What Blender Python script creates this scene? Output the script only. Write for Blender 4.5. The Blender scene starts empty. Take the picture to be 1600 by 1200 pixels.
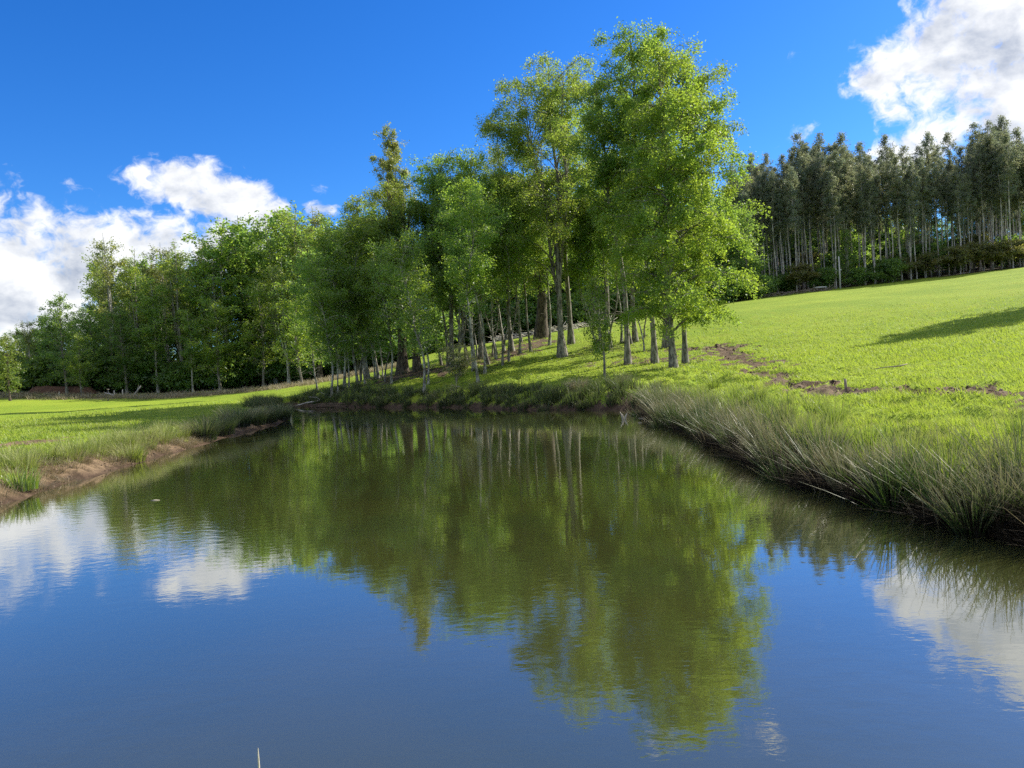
import bpy, math, random
import numpy as np
from mathutils import Matrix, Vector

# ------------------------------------------------------------------ scene, camera, light
S = bpy.context.scene
COL = S.collection
R = math.radians
W0, H0, F = 1600.0, 1200.0, 1202.0
CAMZ = 2.3
PITCH, ROLL = R(-1.7), R(3.5)
fw = np.array([0, math.cos(PITCH), math.sin(PITCH)])
up0 = np.array([0, -math.sin(PITCH), math.cos(PITCH)])
rt0 = np.array([1.0, 0, 0])
RT = math.cos(ROLL) * rt0 - math.sin(ROLL) * up0
UP = math.cos(ROLL) * up0 + math.sin(ROLL) * rt0
cam = bpy.data.cameras.new('camera')
cam.sensor_width = 36.0
cam.lens = 36.0 * F / W0
cam.clip_start, cam.clip_end = 0.1, 6000
camo = bpy.data.objects.new('camera', cam)
COL.objects.link(camo)
M = Matrix.Identity(4)
for i in range(3):
    M[i][0], M[i][1], M[i][2] = RT[i], UP[i], -fw[i]
M[2][3] = CAMZ
camo.matrix_world = M
S.camera = camo

SUN_AZ, SUN_EL = R(62.0), R(35.0)          # azimuth from +Y towards +X
SUNV = np.array([math.sin(SUN_AZ) * math.cos(SUN_EL), math.cos(SUN_AZ) * math.cos(SUN_EL), math.sin(SUN_EL)])
sl = bpy.data.lights.new('sun', 'SUN')
sl.energy = 5.0
sl.angle = R(0.5)
sl.color = (1.0, 0.94, 0.82)
so = bpy.data.objects.new('sun', sl)
COL.objects.link(so)
so.rotation_euler = Vector(-SUNV).to_track_quat('-Z', 'Y').to_euler()
so.location = (60, 30, 60)

S.view_settings.view_transform = 'Standard'
S.view_settings.look = 'None'
S.view_settings.exposure = 0.85
S.view_settings.gamma = 1.0
S.render.engine = 'CYCLES'
S.cycles.max_bounces = 7
S.cycles.diffuse_bounces = 3
S.cycles.glossy_bounces = 3
S.cycles.transmission_bounces = 4
S.cycles.transparent_max_bounces = 4
S.cycles.caustics_reflective = False
S.cycles.caustics_refractive = False
S.cycles.use_denoising = False
S.cycles.denoising_input_passes = 'RGB_ALBEDO_NORMAL'
S.cycles.sample_clamp_indirect = 6.0


def ray(px, py):
    return fw + (px - W0 / 2) / F * RT + (H0 / 2 - py) / F * UP


def at(px, py, Y):
    d = ray(px, py)
    return np.array([0, 0, CAMZ]) + d * (Y / d[1])


def atz(px, py, z=0.0):
    d = ray(px, py)
    return np.array([0, 0, CAMZ]) + d * ((z - CAMZ) / d[2])


def uv_of(px, py):
    d = ray(px, py)
    d = d / np.linalg.norm(d)
    return math.atan2(d[0], d[1]), math.asin(d[2])


# ------------------------------------------------------------------ node helpers
class NT:
    def __init__(s, tree):
        s.t = tree

    def n(s, typ, **kw):
        nd = s.t.nodes.new(typ)
        for k, v in kw.items():
            setattr(nd, k, v)
        return nd

    def put(s, sock, v):
        if hasattr(v, 'is_output') or isinstance(v, bpy.types.NodeSocket):
            s.t.links.new(v, sock)
        else:
            sock.default_value = v

    def m(s, op, a, b=None, c=None, clamp=False):
        nd = s.n('ShaderNodeMath', operation=op, use_clamp=clamp)
        s.put(nd.inputs[0], a)
        if b is not None:
            s.put(nd.inputs[1], b)
        if c is not None:
            s.put(nd.inputs[2], c)
        return nd.outputs[0]

    def sm(s, x, lo, hi, a=0.0, b=1.0, kind='SMOOTHSTEP'):
        nd = s.n('ShaderNodeMapRange', interpolation_type=kind)
        s.put(nd.inputs['Value'], x)
        nd.inputs['From Min'].default_value = lo
        nd.inputs['From Max'].default_value = hi
        nd.inputs['To Min'].default_value = a
        nd.inputs['To Max'].default_value = b
        return nd.outputs[0]

    def mix(s, f, a, b, blend='MIX'):
        nd = s.n('ShaderNodeMix', data_type='RGBA', blend_type=blend)
        s.put(nd.inputs[0], f)
        for sock, v in ((nd.inputs[6], a), (nd.inputs[7], b)):
            if isinstance(v, (tuple, list)) and len(v) == 3:
                v = (*v, 1)
            s.put(sock, v)
        return nd.outputs[2]

    def noise(s, vec, scale, detail=4, rough=0.5, dist=0.0, out=0):
        nd = s.n('ShaderNodeTexNoise')
        if vec is not None:
            s.put(nd.inputs['Vector'], vec)
        nd.inputs['Scale'].default_value = scale
        nd.inputs['Detail'].default_value = detail
        nd.inputs['Roughness'].default_value = rough
        nd.inputs['Distortion'].default_value = dist
        return nd.outputs[out]

    def attr(s, name, out='Fac'):
        nd = s.n('ShaderNodeAttribute', attribute_name=name)
        return nd.outputs[out]

    def mapping(s, vec, scale=(1, 1, 1), rot=(0, 0, 0)):
        nd = s.n('ShaderNodeMapping')
        s.put(nd.inputs['Vector'], vec)
        nd.inputs['Scale'].default_value = scale
        nd.inputs['Rotation'].default_value = rot
        return nd.outputs[0]


def new_mat(name):
    m = bpy.data.materials.new(name)
    m.use_nodes = True
    m.node_tree.nodes.clear()
    t = NT(m.node_tree)
    out = t.n('ShaderNodeOutputMaterial')
    return m, t, out


# ------------------------------------------------------------------ sky with cumulus clouds (all by direction, at infinity)
SKY_STRENGTH = 0.1
w = bpy.data.worlds.new('World')
S.world = w
w.use_nodes = True
w.node_tree.nodes.clear()
t = NT(w.node_tree)
wout = t.n('ShaderNodeOutputWorld')
bg = t.n('ShaderNodeBackground')
bg.inputs['Strength'].default_value = SKY_STRENGTH
sky = t.n('ShaderNodeTexSky', sky_type='NISHITA')
sky.sun_disc = False
sky.sun_elevation = SUN_EL
sky.sun_rotation = SUN_AZ
sky.altitude = 300
sky.air_density = 1.0
sky.dust_density = 0.4
sky.ozone_density = 2.5
tc = t.n('ShaderNodeTexCoord')
sep = t.n('ShaderNodeSeparateXYZ')
t.put(sep.inputs[0], tc.outputs['Generated'])
dx, dy, dz = sep.outputs
u = t.m('ARCTAN2', dx, dy)
v = t.m('ARCSINE', dz)
# deepen the clear blue a little (clean southern air)
hs = t.n('ShaderNodeHueSaturation')
t.put(hs.inputs['Color'], sky.outputs[0])
hs.inputs['Saturation'].default_value = 1.35
skyc = t.mix(1.0, hs.outputs[0], (0.42, 0.70, 1.06), 'MULTIPLY')

comb = t.n('ShaderNodeCombineXYZ')
t.put(comb.inputs[0], u)
t.put(comb.inputs[1], t.m('MULTIPLY', v, 1.35))
P = comb.outputs[0]
warp = t.noise(P, 7.0, 3, 0.5, out=1)
vm = t.n('ShaderNodeVectorMath', operation='MULTIPLY_ADD')
t.put(vm.inputs[0], warp)
vm.inputs[1].default_value = (0.06, 0.05, 0.0)
t.put(vm.inputs[2], P)
PW = vm.outputs[0]
off = t.n('ShaderNodeVectorMath', operation='ADD')
t.put(off.inputs[0], PW)
off.inputs[1].default_value = (0.022, 0.02, 0)
n1 = t.noise(PW, 9.5, 10, 0.58)
n2 = t.noise(off.outputs[0], 9.5, 10, 0.58)
wf = t.noise(P, 26.0, 3, 0.5, out=1)
vf = t.n('ShaderNodeVectorMath', operation='MULTIPLY_ADD')
t.put(vf.inputs[0], wf)
vf.inputs[1].default_value = (0.05, 0.05, 0.0)
t.put(vf.inputs[2], P)
n3 = t.noise(t.mapping(vf.outputs[0], (1, .75, 1), (0, 0, R(-35))), 42.0, 8, 0.6)

# ellipses: px, py (centre), half width px, half height px, tilt deg, weight
CL = [
    (20, 430, 210, 112, -4, 1.0), (180, 400, 170, 70, 6, 1.0), (60, 500, 260, 60, 0, .8),
    (312, 296, 104, 52, -12, 1.0), (396, 325, 74, 50, -18, 1.0), (335, 345, 60, 34, 0, .5), (350, 390, 120, 50, 0, .8),
    (490, 330, 60, 22, 0, .55), (75, 345, 60, 30, 0, .5),
    (1560, 120, 190, 120, -28, 1.05), (1400, 105, 88, 42, 8, .9), (1460, 50, 80, 55, 20, .8), (1480, 205, 150, 44, 14, .85),
    (1640, 40, 160, 110, 0, 1.0), (1620, 200, 130, 60, 0, .9),
    (1248, 88, 50, 60, -20, -.12), (1265, 185, 90, 50, 40, -.12), (1345, 70, 110, 60, 0, -.14), (1310, 130, 120, 60, 0, -.25),
    (-160, 380, 200, 140, 0, .9),
    (950, -70, 110, 30, 0, .3), (1130, -85, 60, 22, 0, .25), (490, 300, 70, 34, 0, -.24),
]
D = None
for (px, py, a, b, tilt, wt) in CL:
    u0, v0 = uv_of(px, py)
    a_, b_ = a / F * 0.93, b / F * 0.93
    th = R(tilt) + R(3.5)
    du = t.m('SUBTRACT', u, u0)
    dv = t.m('SUBTRACT', v, v0)
    e1 = t.m('MULTIPLY_ADD', dv, math.sin(th) / a_, t.m('MULTIPLY', du, math.cos(th) / a_))
    e2 = t.m('MULTIPLY_ADD', dv, math.cos(th) / b_, t.m('MULTIPLY', du, -math.sin(th) / b_))
    r2 = t.m('ADD', t.m('MULTIPLY', e1, e1), t.m('MULTIPLY', e2, e2))
    val = t.m('SUBTRACT', wt, r2)
    D = val if D is None else t.m('SMOOTH_MAX', D, val, 0.15)
D = t.m('MAXIMUM', D, -1.2)
# unseen clouds behind and overhead, thickened as added white fill light
nb = t.noise(P, 2.2, 3, 0.5)
back = t.m('MULTIPLY', t.sm(dy, 0.55, 0.3), t.sm(dz, 0.02, 0.12))
Dback = t.m('SUBTRACT', t.m('MULTIPLY', t.m('MULTIPLY', nb, back), 2.6), 0.85)
D = t.m('MAXIMUM', D, Dback)
fine_ = t.m('MULTIPLY', t.m('SUBTRACT', n3, 0.5), 1.9)
DD = t.m('ADD', D, t.m('ADD', t.m('MULTIPLY', t.m('SUBTRACT', n1, 0.5), 2.7), fine_))
DD2 = t.m('ADD', D, t.m('MULTIPLY', t.m('SUBTRACT', n2, 0.5), 2.7))
alpha = t.sm(DD, 0.0, 0.75)
lit = t.m('ADD', t.m('SUBTRACT', t.m('SUBTRACT', DD, fine_), DD2), t.m('MULTIPLY', fine_, .30))
core = t.sm(DD, 0.25, 1.3)
br = t.m('ADD', t.m('MULTIPLY', lit, 1.5), t.m('SUBTRACT', 1.0, t.m('MULTIPLY', core, 0.46)), clamp=True)
ccol = t.mix(br, (2.2, 2.55, 3.25), (6.1, 6.15, 6.2))  # sunlit white and shaded grey of the clouds painted into the sky colour
fin = t.mix(t.m('MULTIPLY', alpha, 0.97), skyc, ccol)
t.put(bg.inputs['Color'], fin)
t.put(wout.inputs['Surface'], bg.outputs[0])
w.cycles.sampling_method = 'MANUAL'
w.cycles.sample_map_resolution = 512

# ------------------------------------------------------------------ numpy helpers
_lat = np.random.default_rng(5).random((256, 256))


def vnoise(x, y, seed=0):
    x = np.asarray(x, float) + seed * 17.3
    y = np.asarray(y, float) + seed * 9.7
    xi, yi = np.floor(x).astype(int), np.floor(y).astype(int)
    fx, fy = x - xi, y - yi
    fx, fy = fx * fx * (3 - 2 * fx), fy * fy * (3 - 2 * fy)
    a = _lat[xi & 255, yi & 255]; b = _lat[(xi + 1) & 255, yi & 255]
    c = _lat[xi & 255, (yi + 1) & 255]; d = _lat[(xi + 1) & 255, (yi + 1) & 255]
    return (a * (1 - fx) + b * fx) * (1 - fy) + (c * (1 - fx) + d * fx) * fy


def fbm(x, y, seed=0, oct=4):
    s, amp, tot = 0, 1.0, 0
    for o in range(oct):
        s = s + vnoise(x * 2 ** o, y * 2 ** o, seed + o * 3) * amp
        tot += amp
        amp *= 0.5
    return s / tot


def sstep(x, a, b):
    k = np.clip((x - a) / (b - a), 0, 1)
    return k * k * (3 - 2 * k)


def mesh_np(name, verts, quads, mats=None, attrs=None, smooth=False, matidx=None):
    me = bpy.data.meshes.new(name)
    verts = np.asarray(verts, np.float32)
    quads = np.asarray(quads, np.int32)
    k = quads.shape[1]
    me.vertices.add(len(verts))
    me.vertices.foreach_set('co', verts.ravel())
    me.loops.add(quads.size)
    me.loops.foreach_set('vertex_index', quads.ravel())
    me.polygons.add(len(quads))
    me.polygons.foreach_set('loop_start', np.arange(0, quads.size, k, dtype=np.int32))
    me.polygons.foreach_set('loop_total', np.full(len(quads), k, np.int32))
    if smooth:
        me.polygons.foreach_set('use_smooth', np.ones(len(quads), bool))
    for m in (mats or []):
        me.materials.append(m)
    if matidx is not None:
        me.polygons.foreach_set('material_index', np.asarray(matidx, np.int32))
    for an, av in (attrs or {}).items():
        a = me.attributes.new(an, 'FLOAT', 'POINT')
        a.data.foreach_set('value', np.asarray(av, np.float32))
    me.update(calc_edges=True)
    return me


def obj(name, me, parent=None):
    o = bpy.data.objects.new(name, me)
    COL.objects.link(o)
    if parent is not None:
        o.parent = parent
    return o


def empty(name, loc, rz=0.0, sc=1.0):
    o = bpy.data.objects.new(name, None)
    COL.objects.link(o)
    o.location = loc
    o.rotation_euler = (0, 0, rz)
    o.scale = (sc, sc, sc)
    o.empty_display_size = 0.3
    return o


def tag(o, label=None, cat=None, group=None, kind=None):
    for k, val in (('label', label), ('category', cat), ('group', group), ('kind', kind)):
        if val:
            o[k] = val
    return o


class G:
    """collects quads"""
    def __init__(s):
        s.v, s.f, s.a, s.n = [], [], [], 0

    def add(s, v, f, a=None):
        v = np.asarray(v, float).reshape(-1, 3)
        s.v.append(v)
        s.f.append(np.asarray(f, int) + s.n)
        s.a.append(np.zeros(len(v)) if a is None else np.asarray(a, float))
        s.n += len(v)

    def tube(s, pts, rad, sides=6, cap=False):
        pts = np.asarray(pts, float)
        n = len(pts)
        rad = np.broadcast_to(np.asarray(rad, float), (n,))
        tan = np.gradient(pts, axis=0)
        tan /= np.linalg.norm(tan, axis=1, keepdims=True) + 1e-9
        ref = np.array([0.0, 0, 1]) if abs(tan[0][2]) < 0.8 else np.array([1.0, 0, 0])
        nx = np.cross(tan, ref)
        nx /= np.linalg.norm(nx, axis=1, keepdims=True) + 1e-9
        ny = np.cross(tan, nx)
        ang = np.arange(sides) * 2 * np.pi / sides
        ring = pts[:, None] + rad[:, None, None] * (nx[:, None] * np.cos(ang)[None, :, None] + ny[:, None] * np.sin(ang)[None, :, None])
        i = np.arange(n - 1)[:, None] * sides
        j = np.arange(sides)[None]
        jn = (j + 1) % sides
        q = np.stack([i + j, i + jn, i + sides + jn, i + sides + j], -1).reshape(-1, 4)
        v = ring.reshape(-1, 3)
        if cap:
            m0 = len(v)
            v = np.concatenate([v, pts[:1], pts[-1:]])
            b = [[m0, (k + 1) % sides, k, k] for k in range(sides)]
            e = (n - 1) * sides
            tq = [[m0 + 1, e + k, e + (k + 1) % sides, e + (k + 1) % sides] for k in range(sides)]
            # degenerate quads are avoided: use pairs
            b = [[m0, (k + 2) % sides, (k + 1) % sides, k] for k in range(0, sides, 2)]
            tq = [[m0 + 1, e + k, e + (k + 1) % sides, e + (k + 2) % sides] for k in range(0, sides, 2)]
            q = np.concatenate([q, b, tq])
        s.add(v, q)

    def box(s, c, size, rz=0.0, tilt=0.0):
        x, y, z = np.array(size) / 2
        v = np.array([[-x, -y, -z], [x, -y, -z], [x, y, -z], [-x, y, -z], [-x, -y, z], [x, -y, z], [x, y, z], [-x, y, z]])
        ct, st = math.cos(tilt), math.sin(tilt)
        v = v @ np.array([[ct, 0, st], [0, 1, 0], [-st, 0, ct]])
        cr, sr = math.cos(rz), math.sin(rz)
        v = v @ np.array([[cr, sr, 0], [-sr, cr, 0], [0, 0, 1]]) + np.asarray(c)
        s.add(v, [[0, 3, 2, 1], [4, 5, 6, 7], [0, 1, 5, 4], [1, 2, 6, 5], [2, 3, 7, 6], [3, 0, 4, 7]])

    def mesh(s, name, mats, smooth=False, attr=None):
        return mesh_np(name, np.concatenate(s.v), np.concatenate(s.f), mats, {attr: np.concatenate(s.a)} if attr else None, smooth)


# ------------------------------------------------------------------ materials
def leaf_mat(name, dif, trn, var=0.35, mixt=0.5, alt=None, altamt=0.0):
    m, t, out = new_mat(name)
    geo = t.n('ShaderNodeNewGeometry')
    oi = t.n('ShaderNodeObjectInfo')
    rnd = geo.outputs['Random Per Island']
    pos = geo.outputs['Position']
    nz = t.noise(pos, 0.55, 2, 0.5)
    val = t.m('ADD', t.m('MULTIPLY', rnd, var), t.m('MULTIPLY', oi.outputs['Random'], var * 0.8))
    val = t.m('ADD', val, 1.0 - var * 0.9)

    def col(c):
        base = t.mix(t.sm(nz, 0.35, 0.65), c, (c[0] * 1.25, c[1] * 1.08, c[2] * 0.9))
        if alt:
            base = t.mix(t.m('MULTIPLY', t.m('GREATER_THAN', rnd, 1 - altamt), 0.8), base, alt)
        vm = t.n('ShaderNodeVectorMath', operation='SCALE')
        t.put(vm.inputs[0], base)
        t.put(vm.inputs['Scale'], val)
        return vm.outputs[0]
    d = t.n('ShaderNodeBsdfDiffuse')
    t.put(d.inputs['Color'], col(dif))
    tr = t.n('ShaderNodeBsdfTranslucent')
    t.put(tr.inputs['Color'], col(trn))
    gl = t.n('ShaderNodeBsdfGlossy')
    gl.inputs['Roughness'].default_value = 0.45
    gl.inputs['Color'].default_value = (.9, .9, .9, 1)
    ms = t.n('ShaderNodeMixShader')
    ms.inputs[0].default_value = mixt
    t.put(ms.inputs[1], d.outputs[0])
    t.put(ms.inputs[2], tr.outputs[0])
    m2 = t.n('ShaderNodeMixShader')
    m2.inputs[0].default_value = 0.035
    t.put(m2.inputs[1], ms.outputs[0])
    t.put(m2.inputs[2], gl.outputs[0])
    t.put(out.inputs[0], m2.outputs[0])
    return m


def bark_mat(name, c1, c2, scale=3.0, bump=0.4):
    m, t, out = new_mat(name)
    tc = t.n('ShaderNodeTexCoord')
    vec = t.mapping(tc.outputs['Object'], (scale * 1.6, scale * 1.6, scale * 0.5))
    n = t.noise(vec, 1.3, 5, 0.7)
    n2 = t.noise(t.mapping(tc.outputs['Object'], (14, 14, 2.5)), 1.2, 4, 0.6)
    c = t.mix(t.sm(n, 0.42, 0.58), tuple(x * .7 for x in c1), c2)
    c = t.mix(t.sm(n2, 0.5, 0.75, 0, .6), c, tuple(x * 0.45 for x in c1))
    p = t.n('ShaderNodeBsdfPrincipled')
    t.put(p.inputs['Base Color'], c)
    p.inputs['Roughness'].default_value = 0.95
    p.inputs['Specular IOR Level'].default_value = 0.15
    b = t.n('ShaderNodeBump')
    b.inputs['Strength'].default_value = bump
    b.inputs['Distance'].default_value = 0.03
    t.put(b.inputs['Height'], n2)
    t.put(p.inputs['Normal'], b.outputs[0])
    t.put(out.inputs[0], p.outputs[0])
    return m


def blade_mat(name, base, mid, tip, trn, mixt=0.4, gloss=0.06, rough=0.4):
    """attribute 'tip' runs 0..1 along each blade"""
    m, t, out = new_mat(name)
    geo = t.n('ShaderNodeNewGeometry')
    rnd = geo.outputs['Random Per Island']
    a = t.attr('tip')
    nz = t.noise(geo.outputs['Position'], 0.9, 3, 0.55)
    c = t.mix(t.sm(a, 0.12, 0.8), base, mid)
    dry = t.m('MULTIPLY', t.sm(a, 0.35, 1.0), t.m('ADD', t.sm(rnd, 0.35, 0.9), t.sm(nz, .42, .62), clamp=True))
    c = t.mix(dry, c, tip)
    if name == 'grass_blades':
        nb_ = t.noise(geo.outputs['Position'], 0.33, 4, 0.6)
        c = t.mix(t.sm(nb_, .5, .66, 0, .8), c, (.115, .19, .03))
        c = t.mix(t.sm(nb_, .46, .32, 0, .6), c, (.31, .31, .08))
    vm = t.n('ShaderNodeVectorMath', operation='SCALE')
    t.put(vm.inputs[0], c)
    t.put(vm.inputs['Scale'], t.m('MULTIPLY_ADD', rnd, 0.5, 0.75))
    d = t.n('ShaderNodeBsdfDiffuse')
    t.put(d.inputs['Color'], vm.outputs[0])
    tr = t.n('ShaderNodeBsdfTranslucent')
    tc_ = t.mix(dry, trn, tip)
    t.put(tr.inputs['Color'], tc_)
    ms = t.n('ShaderNodeMixShader')
    ms.inputs[0].default_value = mixt
    t.put(ms.inputs[1], d.outputs[0])
    t.put(ms.inputs[2], tr.outputs[0])
    gl = t.n('ShaderNodeBsdfGlossy')
    gl.inputs['Roughness'].default_value = rough
    m2 = t.n('ShaderNodeMixShader')
    m2.inputs[0].default_value = gloss
    t.put(m2.inputs[1], ms.outputs[0])
    t.put(m2.inputs[2], gl.outputs[0])
    t.put(out.inputs[0], m2.outputs[0])
    return m


def plain_mat(name, c1, c2, scale=8, rough=0.85):
    m, t, out = new_mat(name)
    tc = t.n('ShaderNodeTexCoord')
    n = t.noise(tc.outputs['Object'], scale, 5, 0.6)
    p = t.n('ShaderNodeBsdfPrincipled')
    t.put(p.inputs['Base Color'], t.mix(t.sm(n, .35, .65), c1, c2))
    p.inputs['Roughness'].default_value = rough
    p.inputs['Specular IOR Level'].default_value = 0.2
    b = t.n('ShaderNodeBump')
    b.inputs['Strength'].default_value = 0.4
    b.inputs['Distance'].default_value = 0.02
    t.put(b.inputs['Height'], n)
    t.put(p.inputs['Normal'], b.outputs[0])
    t.put(out.inputs[0], p.outputs[0])
    return m


L_BRIGHT = leaf_mat('leaf_bright', (.115, .215, .036), (.33, .49, .05), mixt=.55, alt=(.20, .26, .045), altamt=.12)
L_MID = leaf_mat('leaf_mid', (.11, .21, .044), (.30, .47, .055), mixt=.55)
L_DEEP = leaf_mat('leaf_deep', (.10, .20, .054), (.27, .44, .066), mixt=.55)
L_OLIVE = leaf_mat('leaf_olive', (.13, .215, .044), (.32, .45, .058), mixt=.55, alt=(.20, .21, .06), altamt=.12)
L_PALE = leaf_mat('leaf_pale', (.17, .22, .065), (.34, .40, .09), mixt=.55, alt=(.23, .24, .10), altamt=.15)
L_EUC = leaf_mat('leaf_eucalyptus', (.165, .215, .155), (.23, .28, .15), alt=(.22, .21, .15), altamt=.12)
L_SHRUB = leaf_mat('leaf_shrub', (.14, .165, .05), (.25, .27, .06), alt=(.22, .19, .09), altamt=.15)
L_GREY = leaf_mat('leaf_grey', (.14, .18, .09), (.22, .27, .10))
B_PALE = bark_mat('bark_pale', (.19, .175, .145), (.45, .43, .37))
B_GREY = bark_mat('bark_grey', (.15, .135, .11), (.30, .275, .23))
B_DARK = bark_mat('bark_dark', (.07, .055, .045), (.16, .13, .10))
B_EUC = bark_mat('bark_eucalyptus', (.34, .30, .27), (.58, .53, .48), 1.2)
B_DEAD = bark_mat('dead_wood', (.36, .33, .28), (.55, .5, .44), 3)

# ------------------------------------------------------------------ terrain
water_px = [(455, 654), (430, 664), (400, 672), (365, 680), (335, 690), (290, 704), (250, 715), (205, 728), (160, 740), (120, 752), (80, 765), (40, 777), (0, 790)]
right_px = [(1600, 849), (1520, 829), (1450, 811), (1380, 790), (1319, 772), (1280, 762), (1240, 748), (1200, 733), (1161, 714), (1130, 698), (1105, 682), (1070, 672), (1040, 664), (1020, 654), (1008, 645)]
far_px = [(1008, 640), (960, 641), (905, 641), (850, 641), (800, 640), (750, 638), (700, 637), (650, 637), (600, 637), (550, 636), (500, 635), (455, 634), (430, 638), (438, 646)]
poly = [atz(*p)[:2] for p in water_px] + [np.array(q) for q in ((-12.2, 11), (-12.4, 6), (-10.5, 2.6), (-5, 1.9), (0, 1.7), (4, 1.8), (6.0, 3.2), (6.3, 5.8))] + [atz(*p)[:2] for p in right_px] + [atz(*p)[:2] for p in far_px]
poly = np.array(poly)
for _ in range(2):   # Chaikin smoothing
    nx_ = np.roll(poly, -1, axis=0)
    poly = np.stack([0.75 * poly + 0.25 * nx_, 0.25 * poly + 0.75 * nx_], 1).reshape(-1, 2)


def sdist(x, y):
    x = np.asarray(x, float).ravel(); y = np.asarray(y, float).ravel()
    d = np.full(len(x), 1e9); inside = np.zeros(len(x), bool)
    n = len(poly)
    for i in range(n):
        ax, ay = poly[i]; bx, by = poly[(i + 1) % n]
        ex, ey = bx - ax, by - ay
        h = np.clip(((x - ax) * ex + (y - ay) * ey) / (ex * ex + ey * ey + 1e-12), 0, 1)
        d = np.minimum(d, (x - ax - h * ex) ** 2 + (y - ay - h * ey) ** 2)
        c = ((ay > y) != (by > y)) & (x < (bx - ax) * (y - ay) / (by - ay + 1e-12) + ax)
        inside ^= c
    d = np.sqrt(d)
    return np.where(inside, -d, d)


CP = []
for q in [(0, 612, 98), (300, 612, 100), (450, 600, 95), (560, 582, 95), (690, 547, 98), (800, 531, 100), (950, 506, 104), (1150, 470, 112), (1313, 452, 118), (1600, 419, 118),
          (880, 557, 54), (1053, 578, 42), (1023, 568, 47), (981, 571, 48), (993, 534, 58), (1042, 546, 54), (944, 582, 41), (845, 526, 68), (830, 551, 58), (628, 578, 58), (758, 605, 44), (515, 612, 54),
          (1320, 602, 25), (1600, 612, 19), (1130, 531, 55), (1200, 575, 35), (1250, 598, 26), (1600, 655, 15), (1480, 560, 31)]:
    p = at(*q)
    CP.append((p[0], p[1], p[2]))
CP += [(-13, 16, .42), (-20, 20, .5), (-30, 40, .5), (-40, 62, .5), (-16, 40, .45), (-25, 30, .5), (-18, 68, .55), (-14, 56, .6), (-80, 98, 1.0),
       (-9, 49, .6), (-4, 45, .65), (0, 41, .7), (5, 35, .7), (8, 29, .6), (8, 22, .5), (8, 15, .45), (8, 8, .42), (11, 12, .5), (10, 18, .55), (16, 9, .75), (9, 0, .5), (25, 5, 1.1), (40, 20, 2.5),
       (-16, 8, .5), (-16, 0, .6), (0, -2, .8), (0, -12, .8), (-40, 0, .8), (-60, 40, .8), (30, -20, 1.5),
       (40, 150, 13), (100, 150, 15.5), (70, 230, 22), (0, 140, 7), (0, 230, 13), (-60, 140, 1.5), (-120, 160, 3), (-60, 260, 6), (120, 60, 11), (90, 20, 7), (160, 150, 20),
       (-140, 40, 2), (0, -60, 1), (140, -40, 8), (-140, -60, 2), (200, 300, 34), (-200, 300, 10), (0, 420, 20)]
CP = np.array(CP)
_n = len(CP)


def _U(r2):
    return np.where(r2 > 1e-12, 0.5 * r2 * np.log(r2 + 1e-12), 0)


_K = _U(((CP[:, None, :2] - CP[None, :, :2]) ** 2).sum(-1)) + np.eye(_n) * 60.0
_Pm = np.c_[np.ones(_n), CP[:, :2]]
_A = np.zeros((_n + 3, _n + 3))
_A[:_n, :_n] = _K
_A[:_n, _n:] = _Pm
_A[_n:, :_n] = _Pm.T
_sol = np.linalg.solve(_A, np.r_[CP[:, 2], 0, 0, 0])


def base_h(x, y):
    x = np.clip(np.asarray(x, float).ravel(), -220, 220); y = np.clip(np.asarray(y, float).ravel(), -80, 430)
    out = _sol[_n] + _sol[_n + 1] * x + _sol[_n + 2] * y
    for i in range(_n):
        out = out + _sol[i] * _U((x - CP[i, 0]) ** 2 + (y - CP[i, 1]) ** 2)
    return np.maximum(out, 0.35)


def axis(lo, hi, step, far_lo, far_hi, g=1.16):
    mid = list(np.arange(lo, hi + step / 2, step))
    a, s = [], step
    x = lo
    while x > far_lo:
        s *= g
        x -= s
        a.append(x)
    b, s = [], step
    x = hi
    while x < far_hi:
        s *= g
        x += s
        b.append(x)
    return np.array(a[::-1] + mid + b)


XS = axis(-26, 26, 0.22, -1800, 1800, 1.07)
YS = axis(-1, 64, 0.22, -500, 2500, 1.07)
GX, GY = np.meshgrid(XS, YS, indexing='ij')
gx, gy = GX.ravel(), GY.ravel()
SD = sdist(gx, gy) + (fbm(gx * .9, gy * .9, 3, 3) - .5) * 0.5
B = base_h(gx, gy)
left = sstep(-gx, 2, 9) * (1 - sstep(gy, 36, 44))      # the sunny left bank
rside = sstep(gx, 3, 6) * (1 - sstep(gy, 28, 33))
bw = 1.0 + 0.1 * left + 1.2 * rside
k = np.clip(SD / bw, 0, 1)
prof = k ** 0.8 * (1 - left) + (k * k * (3 - 2 * k)) ** 0.75 * left
Z = np.where(SD > 0, B * prof, -np.minimum(1.1, -0.6 * SD))
# hummocks: rough near the right bank, gentle elsewhere
rgt = sstep(gx, 2, 8)
rough = (0.05 + 0.24 * (rgt * (1 - sstep(SD, 4, 11)) + (1 - sstep(SD, 3, 13)) * sstep(gy, 30, 36) * sstep(gx, -9, -4))) * sstep(SD, .3, 1.5) * (1 - sstep(gy, 75, 95))
Z = Z + (fbm(gx * .8, gy * 1.1, 11, 3) - .5) * 2 * rough + (vnoise(gx * 2.6, gy * 2.6, 21) - .5) * rough * .8
Z = Z + left * sstep(SD, .1, .5) * (1 - sstep(SD, 1.2, 2.2)) * ((fbm(gx * 2.2, gy * 2.2, 61, 3) - .5) * .34)
Z = Z + (fbm(gx * .12, gy * .12, 31, 2) - .5) * 0.25 * sstep(SD, 3, 9)


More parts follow.
